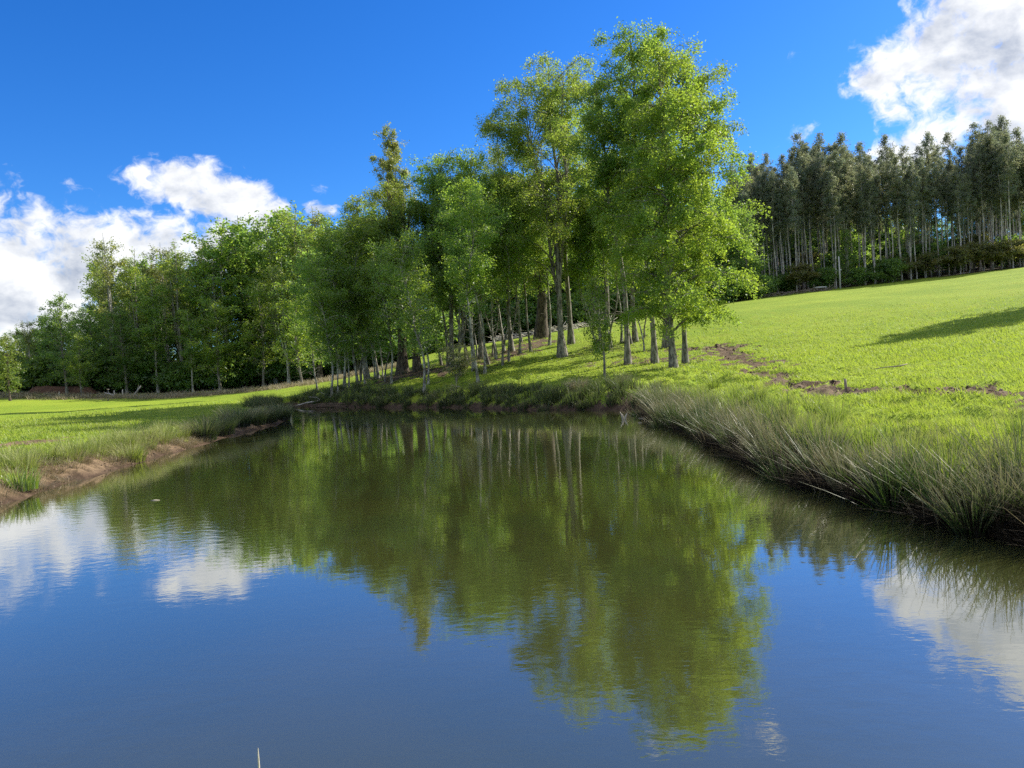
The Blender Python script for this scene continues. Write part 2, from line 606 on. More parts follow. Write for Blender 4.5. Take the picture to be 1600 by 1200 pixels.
def seg_d(x, y, pts):
    d = np.full(len(x), 1e9)
    for (ax, ay), (bx, by) in zip(pts[:-1], pts[1:]):
        ex, ey = bx - ax, by - ay
        h = np.clip(((x - ax) * ex + (y - ay) * ey) / (ex * ex + ey * ey), 0, 1)
        d = np.minimum(d, np.hypot(x - ax - h * ex, y - ay - h * ey))
    return d


# bare soil: the left bank, the cattle trail on the right, grove floor, bare patch left
trail = [at(*q)[:2] for q in ((1060, 540, 52), (1130, 533, 52), (1190, 568, 37), (1230, 592, 28), (1320, 601, 24.5), (1420, 606, 22.5), (1520, 607, 20.5), (1650, 612, 18))]
fb = fbm(gx * 1.3, gy * 1.3, 41, 4)
dirt = sstep(1.25 - seg_d(gx, gy, trail) + (fb - .5) * 4.6, .15, .8)
Z = Z - dirt * 0.10 + dirt * (vnoise(gx * 4, gy * 4, 7) - .5) * 0.3
gr = [at(*q)[:2] for q in ((640, 580, 56), (720, 560, 56), (800, 545, 60), (850, 530, 64))]
gr2 = [at(*q)[:2] for q in ((960, 560, 50), (1010, 560, 49), (1075, 565, 46), (1120, 545, 50))]
dirt = np.maximum(dirt, sstep(2.6 - seg_d(gx, gy, gr) + (fb - .5) * 9, .2, 1.4) * .9)
dirt = np.maximum(dirt, sstep(1.6 - seg_d(gx, gy, gr2) + (fb - .5) * 8, .2, 1.4) * .85)
patch = [atz(*q, .5)[:2] for q in ((-30, 697), (30, 690), (60, 686))]
dirt = np.maximum(dirt, sstep(1.5 - seg_d(gx, gy, patch) + (fb - .5) * 2.6, .1, .8) * .9)
dirt = np.maximum(dirt, (1 - sstep(SD + (fb - .5) * 1.0, .6, 1.15)) * np.where((left > .3) | (gx > 4), 1, 0))
dirt = np.maximum(dirt, (1 - sstep(SD + (fb - .5) * .5, .2, .55)) * .9)
wet = 1 - sstep(SD + (fb - .5) * .4, 0.1, 0.6 - .2 * left)
# forest floors
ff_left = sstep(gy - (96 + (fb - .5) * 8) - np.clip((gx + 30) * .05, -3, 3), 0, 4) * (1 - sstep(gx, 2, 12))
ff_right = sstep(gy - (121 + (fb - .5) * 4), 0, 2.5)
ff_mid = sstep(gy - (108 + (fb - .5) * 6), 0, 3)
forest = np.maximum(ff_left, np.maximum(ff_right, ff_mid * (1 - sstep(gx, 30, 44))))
dry = sstep(1 - np.abs(gy - 88 + (gx + 40) * .12) / 5 + (fb - .5) * 2, 0, 1) * (1 - sstep(gx, -16, -10)) * (1 - forest)

nxg, nyg = GX.shape
idx = np.arange(nxg * nyg).reshape(nxg, nyg)
quads = np.stack([idx[:-1, :-1], idx[1:, :-1], idx[1:, 1:], idx[:-1, 1:]], -1).reshape(-1, 4)
ZG = Z.reshape(nxg, nyg)
DG = np.maximum(dirt, forest).reshape(nxg, nyg)
SG = SD.reshape(nxg, nyg)


def bil(A, x, y):
    x = np.asarray(x, float); y = np.asarray(y, float)
    i = np.clip(np.searchsorted(XS, x) - 1, 0, nxg - 2); j = np.clip(np.searchsorted(YS, y) - 1, 0, nyg - 2)
    fx = np.clip((x - XS[i]) / (XS[i + 1] - XS[i]), 0, 1); fy = np.clip((y - YS[j]) / (YS[j + 1] - YS[j]), 0, 1)
    return (A[i, j] * (1 - fx) + A[i + 1, j] * fx) * (1 - fy) + (A[i, j + 1] * (1 - fx) + A[i + 1, j + 1] * fx) * fy


def gz(x, y):
    return float(bil(ZG, np.array([x]), np.array([y]))[0])


mg, t, out = new_mat('ground')
geo = t.n('ShaderNodeNewGeometry')
pos = geo.outputs['Position']
big = t.noise(pos, 0.12, 4, 0.55)
mid_ = t.noise(pos, 1.1, 5, 0.6)
fine = t.noise(t.mapping(pos, (1, 1, .5)), 9.0, 6, 0.7)
g = t.mix(t.sm(big, .38, .62), (.19, .275, .026), (.245, .325, .032))
g = t.mix(t.sm(mid_, .45, .75, 0, .55), g, (.28, .29, .035))
g = t.mix(t.sm(fine, .5, .75, 0, .55), g, (.10, .16, .014))
g = t.mix(t.m('MULTIPLY', t.attr('dry'), t.sm(mid_, .3, .6)), g, (.30, .25, .12))
dn = t.noise(pos, 3.2, 6, 0.65)
so_ = t.mix(t.sm(dn, .35, .65), (.085, .058, .038), (.20, .145, .095))
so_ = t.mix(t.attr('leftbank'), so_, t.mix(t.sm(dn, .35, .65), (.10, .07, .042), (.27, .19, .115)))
wetc = t.mix(t.sm(dn, .3, .7), (.05, .033, .022), (.10, .066, .045))
so_ = t.mix(t.attr('wet'), so_, wetc)
dm = t.m('ADD', t.attr('dirt'), t.m('MULTIPLY', t.m('SUBTRACT', fine, .5), 2.4))
c = t.mix(t.sm(dm, .3, .7), g, so_)
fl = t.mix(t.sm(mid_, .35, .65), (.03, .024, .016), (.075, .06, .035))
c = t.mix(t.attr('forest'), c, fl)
p = t.n('ShaderNodeBsdfPrincipled')
t.put(p.inputs['Base Color'], c)
p.inputs['Roughness'].default_value = 0.95
p.inputs['Specular IOR Level'].default_value = 0.1
b = t.n('ShaderNodeBump')
b.inputs['Strength'].default_value = 0.8
b.inputs['Distance'].default_value = 0.09
t.put(b.inputs['Height'], t.m('ADD', fine, t.m('MULTIPLY', mid_, .6)))
t.put(p.inputs['Normal'], b.outputs[0])
t.put(out.inputs[0], p.outputs[0])
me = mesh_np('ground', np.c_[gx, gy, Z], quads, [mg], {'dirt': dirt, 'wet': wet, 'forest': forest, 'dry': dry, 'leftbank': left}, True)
ground = tag(obj('ground', me), kind='structure')

# ------------------------------------------------------------------ pond water
mw, t, out = new_mat('pond_water')
geo = t.n('ShaderNodeNewGeometry')
pos = geo.outputs['Position']
r1 = t.noise(t.mapping(pos, (1.0, 1.6, 1), (0, 0, R(20))), 3.6, 3, 0.5)
r2 = t.noise(t.mapping(pos, (1.0, 1.9, 1), (0, 0, R(28))), 13.0, 3, 0.55)
gust = t.noise(pos, 0.22, 2, 0.5)
amp = t.sm(gust, .38, .66, .35, 1.25)
hgt = t.m('MULTIPLY', t.m('MULTIPLY_ADD', r2, 0.20, r1), amp)
bmp = t.n('ShaderNodeBump')
bmp.inputs['Strength'].default_value = 1.0
bmp.inputs['Distance'].default_value = 0.0019
t.put(bmp.inputs['Height'], hgt)
mur = t.noise(pos, 0.35, 3, 0.5)
df = t.n('ShaderNodeBsdfDiffuse')
t.put(df.inputs['Color'], t.mix(t.sm(mur, .35, .65), (.047, .050, .014), (.038, .044, .014)))
gl = t.n('ShaderNodeBsdfGlossy')
gl.inputs['Roughness'].default_value = 0.015
gl.inputs['Color'].default_value = (.98, .98, .98, 1)
t.put(gl.inputs['Normal'], bmp.outputs[0])
fr = t.n('ShaderNodeLayerWeight')
fr.inputs['Blend'].default_value = 0.5
t.put(fr.inputs['Normal'], bmp.outputs[0])
fac = t.m('MULTIPLY_ADD', t.m('POWER', fr.outputs['Facing'], 2.4), 0.95, 0.05, clamp=True)
ms = t.n('ShaderNodeMixShader')
t.put(ms.inputs[0], fac)
t.put(ms.inputs[1], df.outputs[0])
t.put(ms.inputs[2], gl.outputs[0])
t.put(out.inputs[0], ms.outputs[0])
wv = np.array([[-24, -0.5, 0], [14, -0.5, 0], [14, 60, 0], [-24, 60, 0.0]])
water = tag(obj('pond_water', mesh_np('pond_water', wv, [[0, 1, 2, 3]], [mw])), kind='structure')


# ------------------------------------------------------------------ trees
def unit(v):
    return v / (np.linalg.norm(v, axis=-1, keepdims=True) + 1e-9)


def leaf_quads(g, rng, c, size, upbias=0.6, droop=0.3, aspect=0.5):
    """rhombus leaves at centres c"""
    n = len(c)
    nrm = unit(rng.normal(size=(n, 3)) * .8 + np.array([0, 0, upbias]))
    d = rng.normal(size=(n, 3))
    d[:, 2] = d[:, 2] * .5 - droop
    d = unit(d - (d * nrm).sum(1, keepdims=True) * nrm)
    s = np.cross(nrm, d)
    L = size * rng.uniform(.65, 1.35, (n, 1))
    Wd = L * aspect
    v = np.stack([c - d * L * .5, c + s * Wd * .5 - d * L * .05, c + d * L * .5, c - s * Wd * .5 - d * L * .05], 1)
    g.add(v.reshape(-1, 3), np.arange(4 * n).reshape(n, 4))


def path_at(path, s):
    x = s * (len(path) - 1)
    i = np.minimum(x.astype(int), len(path) - 2) if isinstance(x, np.ndarray) else min(int(x), len(path) - 2)
    f = x - i
    if isinstance(x, np.ndarray):
        f = f[:, None]
    return path[i] * (1 - f) + path[i + 1] * f


def gen_tree(seed, H, prof, n_leaf, leaf=.13, cb=.2, tr=.2, n_prim=60, rise=(40, 0), lean=(0, 0), wob=.25, asym=None, flat=.55,
             spread=.26, stems=1, flare=1.8, upbias=.6, droop=.3, sec=1.0, dead=0, aspect=.5, inner=.25, clump=0.0):
    """returns trunk G and crown G; prof = [(t, R) ...] crown radius over height fraction"""
    rng = np.random.default_rng(seed)
    T, C = G(), G()
    pt, pr = np.array([a for a, _ in prof]), np.array([b for _, b in prof])
    stemlist = []
    ns = 14
    hh = np.linspace(0, 1, ns)
    ph = rng.uniform(0, 6.28, 4)
    for s in range(stems):
        fork = 0 if s == 0 else rng.uniform(.18, .42)
        dev = np.zeros((ns, 3))
        dev[:, 0] = lean[0] * hh ** 1.2 + wob * (np.sin(hh * 7 + ph[0]) - math.sin(ph[0])) * .5 + wob * .5 * (np.sin(hh * 15 + ph[1]) - math.sin(ph[1])) * hh
        dev[:, 1] = lean[1] * hh ** 1.2 + wob * (np.sin(hh * 6 + ph[2]) - math.sin(ph[2])) * .5
        if s > 0:
            az = rng.uniform(0, 6.28)
            off = np.clip((hh - fork) / (1 - fork), 0, 1)
            w_ = np.interp(.8, pt, pr) * rng.uniform(.3, .55)
            dev[:, 0] += math.cos(az) * w_ * off ** .7
            dev[:, 1] += math.sin(az) * w_ * off ** .7
        Hs = H * (1 if s == 0 else rng.uniform(.82, .97))
        pth = np.c_[dev[:, 0], dev[:, 1], hh * Hs]
        rad = tr * (1 - hh * .93) ** .85 * (1 if s == 0 else .7)
        if s == 0:
            rad = rad * (1 + (flare - 1) * np.exp(-hh * H / (tr * 2.2)))
            pp = pth.copy()
            pp[0, 2] -= .35
            T.tube(pp, rad, 8)
        else:
            i0 = max(0, int(fork * (ns - 1)))
            T.tube(pth[i0:], rad[i0:], 6)
        stemlist.append((pth, max(cb, fork + .05), rad))
    # primaries
    az = rng.uniform(0, 6.28)
    segs = []          # leaf bearing segments (p0, p1)
    for i in range(n_prim):
        pth, cb_, rad = stemlist[rng.integers(len(stemlist))]
        tt = cb_ + (1 - cb_) * ((i + rng.uniform(0, 1)) / n_prim) ** .9
        tt = min(tt, .985)
        az += 2.4 + rng.normal() * .35
        Rr = np.interp(tt, pt, pr) * rng.uniform(.62, 1.12) / (1 if stems == 1 else 1.25)
        if asym:
            Rr *= 1 + asym[1] * math.cos(az - asym[0])
        if Rr < .15:
            continue
        e0 = R(rise[0] + (70 - rise[0]) * max(0, tt - .55) / .45 + rng.normal() * 9)
        e1 = R(rise[1] + rng.normal() * 12)
        m_ = 6
        q = [path_at(pth, tt)]
        a_ = az
        for j in range(m_ - 1):
            e = e0 + (e1 - e0) * j / (m_ - 2)
            a_ += rng.normal() * .13
            q.append(q[-1] + np.array([math.cos(a_) * math.cos(e), math.sin(a_) * math.cos(e), math.sin(e)]) * Rr / (m_ - 1) / max(.55, math.cos((e0 + e1) / 2)))
        q = np.array(q)
        top_ = q[:, 2].max()
        lim = H * rng.uniform(.93, 1.0)
        if top_ > lim and top_ > q[0, 2] + .1:
            q[:, 2] = q[0, 2] + (q[:, 2] - q[0, 2]) * max(.1, (lim - q[0, 2])) / (top_ - q[0, 2])
        r0 = min(np.interp(tt, hh, rad) * .65, .016 + Rr * .019)
        T.tube(q, np.linspace(r0, .006, m_), 4)
        pd = rng.uniform(.55, 1.45)
        # secondaries
        nse = max(2, int(Rr * 2.6 * sec))
        for s_ in np.linspace(inner, 1, nse):
            p0 = path_at(q, float(s_))
            tn = unit(q[min(int(s_ * 5) + 1, 5)] - q[max(int(s_ * 5) - 1, 0)])
            side = unit(np.cross(tn, np.array([0, 0, 1.0]))) * rng.choice([-1, 1])
            d = unit(tn * rng.uniform(.3, 1) + side * rng.uniform(.4, 1.1) + np.array([0, 0, rng.normal() * .3]))
            ln = Rr * rng.uniform(.16, .34) + .2
            dens = .08 + 2.6 * rng.random() ** 1.7 * pd
            p1 = p0 + d * ln * .6
            p2 = p1 + unit(d * .7 + np.array([0, 0, -droop * 1.8])) * ln * .6
            if ln > .35:
                T.tube([p0, p1, p2], [.010 + .003 * Rr, .008, .004], 3)
            if dead and rng.random() < dead:
                continue
            segs.append((p0, p1, ln * .6 * dens))
            segs.append((p1, p2, ln * .7 * dens))
    for _ in range(7):
        tt = rng.uniform(.08, max(.1, cb))
        b0 = path_at(stemlist[0][0], tt)
        a_ = rng.uniform(0, 6.28)
        l_ = rng.uniform(.25, .9) * (1 if tr < .12 else 1.4)
        d = np.array([math.cos(a_), math.sin(a_), rng.uniform(-.1, .7)])
        T.tube([b0, b0 + d * l_ * .5, b0 + d * l_ + [0, 0, rng.normal() * .1]], [.02, .014, .006], 4)
    p0 = np.array([a for a, _, _ in segs]); p1 = np.array([b for _, b, _ in segs]); wt = np.array([c for _, _, c in segs])
    wt = wt * rng.uniform(.35, 1.65, len(wt))
    wt /= wt.sum()
    ch = rng.choice(len(segs), n_leaf, p=wt)
    f = rng.random((n_leaf, 1))
    c = p0[ch] * (1 - f) + p1[ch] * f
    sp = rng.normal(size=(n_leaf, 3)) * spread * .64 * np.array([1, 1, flat])
    sp[:, 2] -= np.abs(rng.normal(size=n_leaf)) * spread * droop
    c = c + sp
    leaf_quads(C, rng, c, leaf, upbias, droop, aspect)
    return T, C


VAR = {}


def variant(key, bark, leafm, **kw):
    H = kw['H']
    T, C = gen_tree(**kw)
    VAR[key] = (T.mesh('trunk_' + key, [bark], True), C.mesh('crown_' + key, [leafm]), H)
    return key


def plant(name, key, x, y, H, label, cat='tree', group=None, rz=0.0, z=None, leafm=None, wide=1.0):
    tm, cm, H0_ = VAR[key]
    z = gz(x, y) if z is None else z
    r = empty(name, (x, y, z), rz, H / H0_)
    r.scale = (wide * H / H0_, wide * H / H0_, H / H0_)
    tag(r, label, cat, group)
    obj('trunk', tm, r)
    o = obj('crown', cm, r)
    if leafm is not None:
        o.material_slots[0].link = 'OBJECT'
        o.material_slots[0].material = leafm
    return r


PI = math.pi
rr = random.Random(11)


def solo(name, key, px, py, Y, label, bark, leafm, group='trees of the grove on the pond bank', **kw):
    p = at(px, py, Y)
    variant(key, bark, leafm, **kw)
    return plant(name, key, p[0], p[1], kw['H'], label, 'tree', group)


# --- big individual trees of the grove
GRV = 'trees of the grove on the pond bank'
solo('broadleaf_tree', 'hero', 1053, 578, 42, 'tall bright green tree at the right grove end, lit boughs over the meadow', B_GREY, L_BRIGHT,
     seed=1, H=17.8, prof=[(.07, 2.4), (.14, 3.6), (.26, 4.3), (.38, 4.1), (.5, 3.5), (.66, 3.3), (.8, 2.6), (.92, 1.6), (1, .4)], n_leaf=93078, leaf=.135, cb=.085, tr=.18, n_prim=105,
     rise=(46, -16), flat=1.15, asym=(0.0, .26), wob=.2, spread=.24, droop=.5)
solo('broadleaf_tree', 'heroB', 1071, 573, 44.5, 'leafy tree with slim straight grey trunk just right of the tallest pair', B_GREY, L_BRIGHT,
     seed=2, H=17.2, prof=[(.2, 1.6), (.4, 2.6), (.6, 2.9), (.8, 2.4), (.93, 1.4), (1, .3)], n_leaf=39190, leaf=.135, cb=.32, tr=.15, n_prim=70, rise=(54, 11), flat=1.15, lean=(1.1, 0), wob=.15, spread=.25)
solo('broadleaf_tree', 'heroC', 1023, 568, 47, 'tallest tree of the grove, dense pointed green top, trunk left of the forked pair', B_GREY, L_MID,
     seed=3, H=20.3, prof=[(.3, 1.4), (.45, 2.6), (.6, 3.1), (.75, 2.9), (.9, 1.9), (1, .4)], n_leaf=62985, leaf=.135, cb=.32, tr=.17, n_prim=80, rise=(52, 10), flat=1.15, lean=(-.3, 0), wob=.25, spread=.26)
solo('broadleaf_tree', 'heroF', 981, 571, 48, 'sinuous grey trunk leaning left, high thin crown, left of the bright grove-end tree', B_GREY, L_MID,
     seed=4, H=17.5, prof=[(.35, 1.2), (.5, 2.0), (.7, 2.4), (.88, 1.8), (1, .4)], n_leaf=21870, leaf=.135, cb=.42, tr=.17, n_prim=50, rise=(56, 16), flat=1.15, lean=(-1.0, 0), wob=.4, spread=.27)
solo('broadleaf_tree', 'heroD', 1042, 546, 54, 'thick trunked tree standing behind the forked pair at the grove end', B_GREY, L_BRIGHT,
     seed=5, H=15, prof=[(.25, 2.0), (.45, 2.9), (.7, 2.6), (.9, 1.4), (1, .3)], n_leaf=14871, leaf=.15, cb=.25, tr=.24, n_prim=55, rise=(51, 11), flat=1.15, wob=.15)
solo('broadleaf_tree', 'heroE', 993, 534, 58, 'straight trunked tree higher up the slope at the lit meadow edge', B_GREY, L_BRIGHT,
     seed=6, H=16.5, prof=[(.3, 1.6), (.5, 2.5), (.75, 2.3), (.92, 1.3), (1, .3)], n_leaf=13122, leaf=.15, cb=.28, tr=.17, n_prim=50, rise=(51, 11), flat=1.15, wob=.15)
solo('broadleaf_tree', 'openJ', 879, 558, 54, 'tall open crowned tree with flared grey trunk and forked limbs against the sky', B_GREY, L_OLIVE,
     seed=7, H=20.6, prof=[(.2, 3.0), (.35, 4.2), (.55, 4.9), (.75, 4.9), (.88, 3.6), (1, 1.0)], n_leaf=70421, leaf=.135, cb=.17, tr=.22, n_prim=95, rise=(61, 16), flat=1.15, stems=4, flare=2.2, wob=.35, spread=.27, inner=.4)
solo('broadleaf_tree', 'openK', 893, 545, 60, 'tall slim tree directly behind the flared grey trunk', B_GREY, L_MID,
     seed=8, H=21, prof=[(.25, 2.2), (.5, 3.0), (.75, 2.9), (.92, 1.8), (1, .4)], n_leaf=23328, leaf=.15, cb=.25, tr=.2, n_prim=60, rise=(58, 16), flat=1.15, lean=(.9, 0), stems=2, wob=.3)
solo('broadleaf_tree', 'oldL', 845, 526, 68, 'old dark tree with thick twisted trunk at the top of the bank', B_DARK, L_MID,
     seed=9, H=14.5, prof=[(.2, 3.2), (.4, 4.8), (.65, 4.4), (.85, 2.8), (1, .6)], n_leaf=22452, leaf=.19, cb=.22, tr=.5, n_prim=55, rise=(46, 11), flat=1.15, stems=3, flare=1.6, wob=.6)
solo('broadleaf_tree', 'darkP', 628, 578, 58, 'dark trunked tree with clustered stems at the left of the grove', B_DARK, L_OLIVE,
     seed=10, H=14.6, prof=[(.3, 1.4), (.45, 2.3), (.58, 1.9), (.72, 2.7), (.86, 2.0), (.95, 1.3), (1, .4)], n_leaf=21870, leaf=.135, cb=.32, tr=.36, n_prim=60, rise=(56, 16), flat=1.15, stems=4, flare=1.7, wob=.35, spread=.28)
solo('broadleaf_tree', 'darkP2', 652, 578, 57.5, 'single thick dark trunk just right of the clustered dark stems', B_DARK, L_DEEP,
     seed=12, H=12.6, prof=[(.3, 1.6), (.5, 2.6), (.75, 2.5), (.92, 1.4), (1, .4)], n_leaf=16402, leaf=.135, cb=.3, tr=.3, n_prim=50, rise=(56, 16), flat=1.15, stems=2, flare=1.4, wob=.35)
solo('broadleaf_tree', 'tallQ', 628, 572, 78, 'pale narrow tree whose tall top rises alone above the left part of the grove', B_PALE, L_PALE,
     seed=13, H=23.8, prof=[(.4, 1.3), (.6, 1.7), (.8, 1.9), (.93, 1.3), (1, .5)], n_leaf=21870, leaf=.19, cb=.4, tr=.2, n_prim=60, rise=(68, 51), flat=1.15, stems=3, wob=.25, spread=.28)
solo('broadleaf_tree', 'midR', 706, 563, 56, 'full deep green tree rounding up between the dark stems and the tall open tree', B_GREY, L_DEEP,
     seed=14, H=15.4, prof=[(.22, 1.8), (.4, 2.8), (.6, 3.0), (.8, 2.3), (.93, 1.3), (1, .3)], n_leaf=27993, leaf=.15, cb=.24, tr=.18, n_prim=70, rise=(54, 11), flat=1.15, wob=.25)
solo('broadleaf_tree', 'midR2', 752, 556, 58, 'green tree with twin rounded top left of the tall open tree', B_GREY, L_MID,
     seed=15, H=15.8, prof=[(.25, 1.7), (.45, 2.7), (.65, 2.8), (.85, 2.1), (1, .4)], n_leaf=25660, leaf=.15, cb=.26, tr=.17, n_prim=65, rise=(56, 13), flat=1.15, stems=2, wob=.25)
solo('broadleaf_tree', 'midR3', 800, 551, 60, 'leafy green tree filling the gap under the tall open crown', B_GREY, L_OLIVE,
     seed=16, H=16, prof=[(.22, 2.0), (.45, 3.0), (.7, 2.8), (.9, 1.6), (1, .4)], n_leaf=16329, leaf=.135, cb=.24, tr=.17, n_prim=60, rise=(54, 11), flat=1.15, wob=.25)
solo('broadleaf_tree', 'behindX', 950, 515, 74, 'dense tree standing behind the grove between the two tallest crowns', B_GREY, L_BRIGHT,
     seed=17, H=17, prof=[(.2, 2.4), (.45, 3.4), (.7, 3.0), (.9, 1.8), (1, .4)], n_leaf=13122, leaf=.2, cb=.22, tr=.2, n_prim=50, rise=(54, 11), flat=1.15, wob=.25)
solo('broadleaf_tree', 'midS', 574, 590, 62, 'olive green tree with uneven top at the left shoulder of the grove', B_GREY, L_OLIVE,
     seed=18, H=14.6, prof=[(.2, 1.4), (.35, 2.3), (.5, 1.9), (.65, 2.5), (.8, 1.5), (.92, 1.2), (1, .3)], n_leaf=19828, leaf=.15, cb=.2, tr=.17, n_prim=55, rise=(54, 13), flat=1.15, stems=2, wob=.3)

# --- slender trees (shared meshes)
variant('slim1', B_PALE, L_MID, seed=31, H=12, prof=[(.35, .9), (.55, 1.6), (.78, 1.7), (.93, 1.0), (1, .3)], n_leaf=13122, leaf=.135, cb=.36, tr=.085, n_prim=42, rise=(61, 16), flat=1.15, lean=(-.4, 0), wob=.5)
variant('slim2', B_PALE, L_DEEP, seed=32, H=12, prof=[(.3, 1.0), (.5, 1.7), (.75, 1.8), (.92, 1.1), (1, .3)], n_leaf=13850, leaf=.135, cb=.3, tr=.09, n_prim=45, rise=(56, 11), flat=1.15, lean=(.3, .2), wob=.55)
variant('slim3', B_GREY, L_MID, seed=33, H=12, prof=[(.4, .8), (.6, 1.5), (.8, 1.6), (.95, .9), (1, .3)], n_leaf=11664, leaf=.135, cb=.42, tr=.08, n_prim=38, rise=(66, 21), flat=1.15, lean=(-.7, 0), wob=.45)
variant('slim4', B_PALE, L_MID, seed=34, H=10, prof=[(.2, .9), (.35, 1.6), (.55, 2.0), (.75, 1.9), (.93, 1.1), (1, .3)], n_leaf=10497, leaf=.135, cb=.22, tr=.085, n_prim=52, rise=(50, -2), flat=1.15, lean=(-.8, 0), wob=.5)
variant('slim5', B_PALE, L_BRIGHT, seed=35, H=10, prof=[(.2, .9), (.35, 1.5), (.55, 1.9), (.75, 1.7), (.93, 1.0), (1, .3)], n_leaf=10497, leaf=.135, cb=.24, tr=.08, n_prim=52, rise=(50, -2), flat=1.15, lean=(.4, 0), wob=.3)
SL = [  # px, py, depth, H, variant, label
    (988, 551, 57, 13, 'slim3', 'thin dark trunk close behind the sinuous leaning trunk'),
    (971, 545, 58, 12, 'slim1', 'very thin trunk left of and behind the sinuous leaning trunk'),
    (858, 541, 61, 13, 'slim1', 'thin grey trunk left of the flared trunk, nearest to it'),
    (830, 551, 58, 13.5, 'slim3', 'slim dark trunk forking at the top, right of the pale sapling row'),
    (812, 551, 58, 12.5, 'slim2', 'short thin pale trunk between the dark fork and the twin row on the bare soil'),
    (815, 531, 66, 12, 'slim3', 'thin trunk near the top of the bank beside the old twisted tree'),
    (787, 541, 61, 14, 'slim2', 'taller mid bank trunk at the right end of the pale sapling row'),
    (776, 560, 57, 12.5, 'slim1', 'pale stem second from the right in the sapling row'),
    (764, 566, 55, 13, 'slim3', 'straight pale stem in the right half of the sapling row'),
    (757, 578, 51, 11.5, 'slim2', 'lower pale stem rooted in shade below the sapling row'),
    (748, 598, 46, 12, 'slim1', 'pale stem nearest the water in the sapling row'),
    (741, 572, 54, 13, 'slim2', 'pale stem in the middle of the sapling row'),
    (729, 562, 57, 13.5, 'slim3', 'grey stem left of the middle of the sapling row'),
    (717, 566, 56, 12, 'slim1', 'grey stem behind the small grey willow shrub'),
    (699, 556, 59, 12.5, 'slim2', 'leftmost stem of the pale sapling row'),
    (690, 559, 58, 12, 'slim3', 'thin dark stem in the gap right of the two thick dark trunks'),
    (668, 596, 50, 8.2, 'slim4', 'crooked thin stem below the thick dark trunks'),
    (662, 617, 45.5, 9.5, 'slim4', 'thin pale stem leaning left from the very edge of the water'),
    (611, 601, 53, 8.6, 'slim4', 'pale stem leaning strongly left beside the clustered dark stems'),
    (592, 592, 58, 12.6, 'slim5', 'thin straight stem against the sunlit grass, left of the clustered dark stems'),
    (586, 590, 60, 9.2, 'slim2', 'thin stem paired with another against the sunlit grass'),
    (571, 599, 56, 7.8, 'slim4', 'thicker pale stem in the left group, right side'),
    (560, 604, 55, 12.2, 'slim5', 'very thin stem in the left group, between two thicker ones'),
    (545, 606, 55, 8.4, 'slim2', 'leaning dark stem in the middle of the left group'),
    (537, 606, 55.5, 11.6, 'slim4', 'paired pale stem in the middle of the left group'),
    (528, 613, 53, 7.2, 'slim5', 'second stem from the left over the shore sedges'),
    (517, 613, 53, 9.6, 'slim4', 'leftmost thin stem of the grove, leaning over the shore sedges'),
    (496, 604, 62, 8.2, 'slim5', 'bushy young tree at the far left tip of the grove'),
]
for i, (px, py, Y, H, key, lab) in enumerate(SL):
    p = at(px, py, Y)
    plant('slender_tree', key, p[0], p[1], H, lab, 'tree', 'thin stemmed young trees in the grove', rz=rr.uniform(-.9, .9) + (PI if rr.random() < .2 else 0))
gs = random.Random(5)
variant('stem1', B_PALE, L_MID, seed=36, H=9, prof=[(.45, .5), (.65, 1.0), (.85, .9), (1, .3)], n_leaf=3024, leaf=.135, cb=.45, tr=.055, n_prim=26, rise=(55, 10), flat=1.1, lean=(-.9, .2), wob=.5)
variant('stem2', B_GREY, L_MID, seed=37, H=9, prof=[(.4, .5), (.65, 1.1), (.85, .9), (1, .3)], n_leaf=3312, leaf=.135, cb=.42, tr=.06, n_prim=28, rise=(55, 10), flat=1.1, lean=(.3, .3), wob=.6)
for k_ in range(26):
    px = gs.choice([gs.uniform(505, 620), gs.uniform(680, 800), gs.uniform(680, 870), gs.uniform(930, 1010)])
    Y = np.interp(px, [500, 690, 800, 870, 1010], [57, 55, 57, 59, 55]) + gs.uniform(-4, 5)
    p = at(px, 560, Y)
    plant('thin_stem_tree', gs.choice(['stem1', 'stem2']), p[0], p[1], gs.uniform(7.5, 11.5), 'very thin bare stemmed sapling crowded among the larger trunks of the grove', 'sapling', 'thin saplings between the grove trunks', rz=gs.uniform(-1.2, 1.2))
variant('sapling', B_GREY, L_BRIGHT, seed=41, H=5.4, prof=[(.3, .5), (.5, .9), (.75, .85), (.9, .5), (1, .2)], n_leaf=3608, leaf=.12, cb=.34, tr=.07, n_prim=30, rise=(20, -50), lean=(-.3, 0), wob=.12, droop=1.2, spread=.2)
p = at(944, 582, 41)
plant('sapling', 'sapling', p[0], p[1], 5.4, 'small drooping sapling alone on the bank left of the leaning trunk', 'sapling')
variant('willow', B_GREY, L_GREY, seed=42, H=2.6, prof=[(.05, .7), (.3, 1.0), (.6, .95), (.85, .6), (1, .3)], n_leaf=6123, leaf=.09, cb=.08, tr=.03, n_prim=34, rise=(55, 30), wob=.1, stems=4, spread=.18, aspect=.3)
p = at(712, 603, 45)
plant('willow_shrub', 'willow', p[0], p[1], 2.7, 'small feathery grey green shrub in front of the sapling row', 'shrub')

